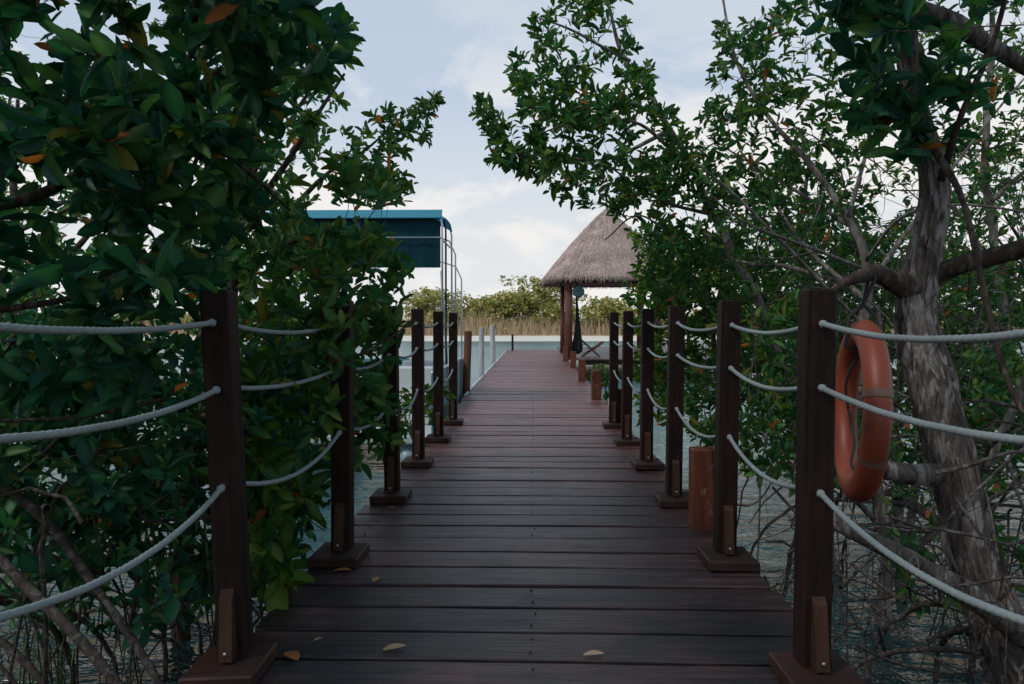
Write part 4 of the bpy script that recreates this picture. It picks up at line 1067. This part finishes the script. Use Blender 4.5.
# ------------------------------------------------------------------ moored boat with canopy
def boat():
    xr, xl, y0, y1 = -1.24, -3.74, 10.0, 14.8
    root = empty('canopy_boat', ((xr + xl) / 2, (y0 + y1) / 2, WL), 'flat tour boat with a blue canopy moored against the boardwalk', 'boat')
    ox, oy = (xr + xl) / 2, (y0 + y1) / 2; hw = (xr - xl) / 2; hl = (y1 - y0) / 2
    mh = plain_mat('hull_paint', (.30, .42, .46), .35, var=.2, scale=3); mp = plain_mat('panel_paint', (.10, .24, .29), .35, var=.25, scale=3)
    mm = plain_mat('boat_tube', (.55, .58, .6), .3, .5, .6); mw = plain_mat('boat_white', (.6, .62, .62), .4, var=.1)
    for s in (-1, 1):
        mb = MB(); pts = [(s * (hw - .35), y, .08 + (max(0, abs(y) - hl + .5)) * .25) for y in np.linspace(-hl, hl, 15)]
        mb.tube(pts, [.06] + [.30] * 13 + [.08], 20); mb.build('pontoon', mh, root, True)
    MB().box((0, 0, .42), (hw * 2, hl * 2, .12), bev=.02).build('deck', mw, root)
    # side panels between low rails
    for s in (-1, 1):
        MB().box((s * (hw - .03), 0, .86), (.03, hl * 2 - .1, .74), bev=.006).build('side_panel', mp, root)
        mb = MB(); mb.tube([(s * (hw - .03), -hl + .05, 1.26), (s * (hw - .03), hl - .05, 1.26)], .025, 10); mb.build('rail', mm, root, True)
        for k in range(7):
            y = -hl + .08 + (2 * hl - .16) * k / 6
            MB().box((s * (hw + .0), y, .88), (.04, .05, .78), bev=.006).build('rail_post', mm, root)
    for y in (-hl + .03, hl - .03):
        MB().box((-.5, y, .86), (hw * 2 - 1.1, .03, .74), bev=.006).build('end_panel', mp, root)
    for x, y in ((-.7, -1.2), (.7, -1.2), (-.7, .6), (.7, .6)):
        mb = MB(); mb.box((x, y, .68), (.75, .5, .4), bev=.03); mb.box((x, y + .24, 1.02), (.75, .1, .5), bev=.03); mb.build('seat', mw, root)
    # canopy
    cy0, cy1 = 11.2 - oy, 12.5 - oy; top = 2.75 - WL
    mcan, nt, b, out = new_mat('canopy_fabric'); b.inputs['Base Color'].default_value = (.06, .40, .55, 1); b.inputs['Roughness'].default_value = .6
    tr = nt.nodes.new('ShaderNodeBsdfTranslucent'); tr.inputs[0].default_value = (.03, .30, .44, 1); mx = nt.nodes.new('ShaderNodeMixShader'); mx.inputs[0].default_value = .35
    nt.links.new(b.outputs[0], mx.inputs[1]); nt.links.new(tr.outputs[0], mx.inputs[2]); nt.links.new(mx.outputs[0], out.inputs[0])
    mcur = plain_mat('canopy_curtain', (.008, .045, .060), .8, .08, var=.3, scale=2)
    # roof skin: shallow barrel sloping up from the near edge
    mb = MB(); n = 16; vs = []; fs = []
    prof = [(cy0, top - .09), (cy0 + .02, top - .03), (cy0 + .30, top + .02), (cy0 + .7, top + .03), (cy1 - .25, top + .02), (cy1, top - .06)]
    for i in range(n + 1):
        x = -hw + .02 + (2 * hw - .04) * i / n; dz = -.10 * max(0, abs(x) / hw - .86) / .14
        for y, z in prof: vs.append((x, y, z + dz))
    k = len(prof); m0 = len(vs)
    vs += [(v[0], v[1], v[2] - .012) for v in vs]
    for i in range(n):
        for j in range(k - 1):
            a = i * k + j; fs.append((a, a + k, a + k + 1, a + 1)); fs.append((m0 + a, m0 + a + 1, m0 + a + k + 1, m0 + a + k))
    mb.add(vs, fs); mb.build('canopy', mcan, root, True)
    # blue valance across the near end and dark curtain rolled down behind it
    mb = MB(); mb.box((0, cy0 - .012, top - .055), (2 * hw - .06, .02, .13), Matrix.Rotation(R(-22), 3, 'X'), bev=.004); mb.build('valance', mcan, root)
    mb = MB(); n = 60; vs = []; fs = []
    for i in range(n + 1):
        x = -hw + .06 + (2 * hw - .12) * i / n; w = .014 * math.sin(i * .9) + .01 * math.sin(i * 2.3)
        for z in (top - .10, top - .35, top - .6, top - .80): vs.append((x, cy0 + .05 + w * (top - z), z))
    for i in range(n):
        for j in range(3): a = i * 4 + j; fs.append((a, a + 4, a + 5, a + 1))
    mb.add(vs, fs); mb.build('curtain', mcur, root, True)
    for s in (-1, 1):
        for y in (cy0, cy0 + .45, cy1):
            mb = MB(); mb.tube([(s * (hw - .03), y, .48), (s * (hw - .03), y, top - .22), (s * (hw - .06), y, top - .08), (s * (hw - .16), y, top - .035)], .014, 10); mb.build('canopy_pole', mm if y != cy0 + .45 else mcur, root, True)
        mb = MB(); mb.tube([(s * (hw - .03), cy0, top - .42), (s * (hw - .03), cy1, top - .42)], .014, 8); mb.build('canopy_rail', mm, root, True)
    for s in (-1, 1):
        mb = MB(); mb.tube([(s * (hw - .05), cy0 + .02, top - .85), (s * (hw - .05), cy0 + .8, 1.25)], .016, 8); mb.build('canopy_strut', mm, root, True)
    for y, h_ in ((13.0 - oy, 2.58 - WL), (14.1 - oy, 2.24 - WL)):
        pts = [(-hw + .02, y, .48), (-hw + .02, y, h_ - .3), (-hw + .12, y, h_ - .08), (-hw + .35, y, h_), (hw - .35, y, h_), (hw - .12, y, h_ - .08), (hw - .02, y, h_ - .3), (hw - .02, y, .48)]
        mb = MB(); mb.tube(pts, .014, 10); mb.build('hoop', mm, root, True)
    mb = MB(); mb.tube([(-hw + .05, cy0 + .0, top - .38), (hw - .05, cy0 + .0, top - .38)], .010, 8); mb.build('cross_bar', mm, root, True)
    # black fender
    f = empty('boat_fender', (-1.165, 14.25, -.35), 'black rounded fender hanging between the boat and the deck edge', 'fender')
    mb = MB(); mb.lathe([(.01, -.30), (.05, -.28), (.075, -.2), (.08, 0), (.075, .2), (.05, .28), (.02, .31), (.02, .36), (.01, .37)], n=20); mb.build('fender_body', plain_mat('black_rubber', (.012, .014, .018), .45), f, True)
    mb = MB(); mb.tube([(0, 0, .36), (-.04, 0, .75)], .007, 6); mb.build('fender_line', M_rope, f)
boat()

# ------------------------------------------------------------------ far shore vegetation
def shore_leaves(name, parent, pts, size, pal, n_each, mat=M_leaf_far, orange=0.0):
    n = len(pts) * n_each
    P = np.repeat(np.array(pts), n_each, 0) + rng.normal(0, .28, (n, 3)) * np.array([1, 1, .75])
    d = rng.normal(0, 1, (n, 3)); d[:, 2] = np.abs(d[:, 2]) * .5
    nr = rng.normal(0, .6, (n, 3)) + np.array([0, 0, 1.0]); ln = size * rng.uniform(.6, 1.4, n)
    return leaves_object(name, mat, parent, P, d, nr, ln, ln * .7, leaf_colors(n, pal, orange, .06), 1)

def shrub(px, D, H, W, label, pal='shore', n=200, dens=13):
    b = U(px, 335, D); base = Vector((b.x, D, -.15)); root = empty('shore_shrub', base, label, 'shrub', 'shrubs on the far shore')
    pts = []
    lob = [(rng.uniform(-.6, .6) * W / 2, rng.uniform(-.5, .5) * W / 2, rng.uniform(.5, .85) * H, rng.uniform(.25, .45) * W) for _ in range(7)] + [(0, 0, H * .78, W * .35)]
    for i in range(n):
        lx, ly, lz, lr = lob[rng.integers(0, len(lob))]; v = rng.normal(0, 1, 3); v = v / np.linalg.norm(v) * lr * rng.uniform(.55, 1.0)
        z = lz + v[2] * .62
        if z < .5: continue
        pts.append((base.x + lx + v[0], base.y + ly + v[1], base.z + min(z, H)))
    st = MB()
    for i in range(0, len(pts), 4):
        p = Vector(pts[i]) - base; a = Vector((rng.uniform(-.3, .3), rng.uniform(-.3, .3), -.2)); mid = (a + p) / 2 + Vector((rng.uniform(-.3, .3), rng.uniform(-.3, .3), .2))
        st.tube([a, mid, p], [.05, .035, .015], 5, cap=False)
    st.build('stems', M_barkpale, root, True)
    shore_leaves('foliage', root, pts, .40, pal, dens)
shrub(548, 96, 6.2, 11, 'tallest rounded green shrub of the far shore, left of the hut post')
shrub(520, 93, 4.3, 7, 'yellowish shrub at the near edge of the tallest one on the far shore')
shrub(487, 92, 3.9, 7, 'low yellow-green shrub on the far shore above the whitewashed piles')
shrub(428, 98, 5.0, 9, 'green shrub on the far shore seen behind the canopy poles of the boat')
shrub(605, 92, 3.7, 8, 'ochre shrub on the far shore seen under the thatched eave')
def thicket():
    pts = []; x = -75
    st = MB(); rd = random.Random(4)
    while x < 60:
        for k in range(2):
            h = 1.9 + 3.0 * noise.noise(Vector((x * .16, k * 3, 0))); y = 91 + .010 * abs(x) + 9 * k + rd.uniform(-1.5, 3)
            for j in range(7): pts.append((x + rd.uniform(-1, 1), y + rd.uniform(-1, 1.5), -.2 + max(.6, h) * rd.uniform(.45, 1.0)))
        x += .55
    shore_leaves('thicket_foliage', None, pts, .42, 'shore', 13)
    o = bpy.data.objects['thicket_foliage']; o.name = 'shore_thicket'; tag(o, 'long band of olive scrub along the far shore of the lagoon', 'thicket', None, 'stuff')
    # dry reddish stems and reeds in front
    m, nt, b, out = new_mat('dry_reed'); n = noise_tex(nt, coords(nt, (2, 2, .3)), 1.0, 4, .6)
    nt.links.new(ramp(nt, n, [(.3, (.22, .14, .10)), (.55, (.46, .33, .19)), (.75, (.58, .49, .28))]), b.inputs['Base Color']); b.inputs['Roughness'].default_value = .9
    vs = []; 
    for i in range(15000):
        x = rd.uniform(-75, 60); y = 87.5 + 2.0 * noise.noise(Vector((x * .03, 0, 3))) + .010 * abs(x) + rd.random() ** 1.3 * 6; h = rd.uniform(.8, 2.3) * (1 + .5 * noise.noise(Vector((x * .25, 3, 1)))); w = rd.uniform(.015, .045)
        dx = rd.gauss(0, .22) * h; z0 = -.36
        st.add([(x - w, y, z0), (x + w, y, z0), (x + dx + w * .3, y + .1, z0 + h), (x + dx - w * .3, y + .1, z0 + h)], [(0, 1, 2, 3)])
    tag(st.build('dry_reeds', m), 'dry reddish brown reeds and stems fringing the far sandy shore', 'reeds', None, 'stuff')
thicket()

# ------------------------------------------------------------------ fallen leaves on the planks
def fallen():
    data = [(395, 648.5, .085, 25, (.42, .25, .14), 'curled tan leaf on the planks nearest the camera, towards the boat side'),
            (594, 655, .075, 8, (.36, .25, .16), 'pale tan leaf on the planks in front of the nearest life-ring-side post'),
            (376, 580, .06, 80, (.42, .22, .07), 'small folded ochre leaf in the middle distance, off the second boat-side plate'),
            (343, 571, .085, 4, (.38, .13, .03), 'orange leaf just in front of the second boat-side foot plate'),
            (292, 657, .10, -50, (.33, .10, .03), 'bent orange leaf lying against the nearest boat-side foot plate'),
            (267, 647, .06, 15, (.36, .18, .08), 'small brown leaf close behind the nearest boat-side foot plate'),
            (391, 508, .05, 10, (.36, .17, .06), 'tiny ochre leaf in front of the third boat-side foot plate'),
            (318, 640, .035, 40, (.33, .20, .12), 'tiny pale leaf fragment among the leaves by the nearest boat-side plate')]
    for px, py, s, rot, c, lab in data:
        d = (EYE) * FPX / (py - 322); p = U(px, py, 3.0); k = (EYE - .004) / (EYE - p.z); p = Vector((p.x * k, p.y * k, .006))
        mb = MB(); n = 8; vs = []; fs = []
        for i in range(n + 1):
            f = i / n; w = .25 * s * math.sin(math.pi * min(1, f * .93 + .06)) ** .8; z = .004 * math.sin(f * math.pi) * s / .08 + .003 * f
            vs += [((f - .5) * s, -w, z + .10 * w), ((f - .5) * s, 0, z), ((f - .5) * s, w, z + .14 * w)]
        for i in range(n):
            for j in range(2): a = i * 3 + j; fs.append((a, a + 3, a + 4, a + 1))
        M = Matrix.Rotation(R(rot), 3, 'Z'); mb.add([M @ Vector(v) for v in vs], fs)
        o = mb.build('fallen_leaf', plain_mat('dry_leaf', c, .6, var=.4, scale=60), None, True); o.location = p
        tag(o, lab, 'leaf', 'fallen leaves on the planks')
fallen()
bpy.context.view_layer.update()
print('leaves', NL)
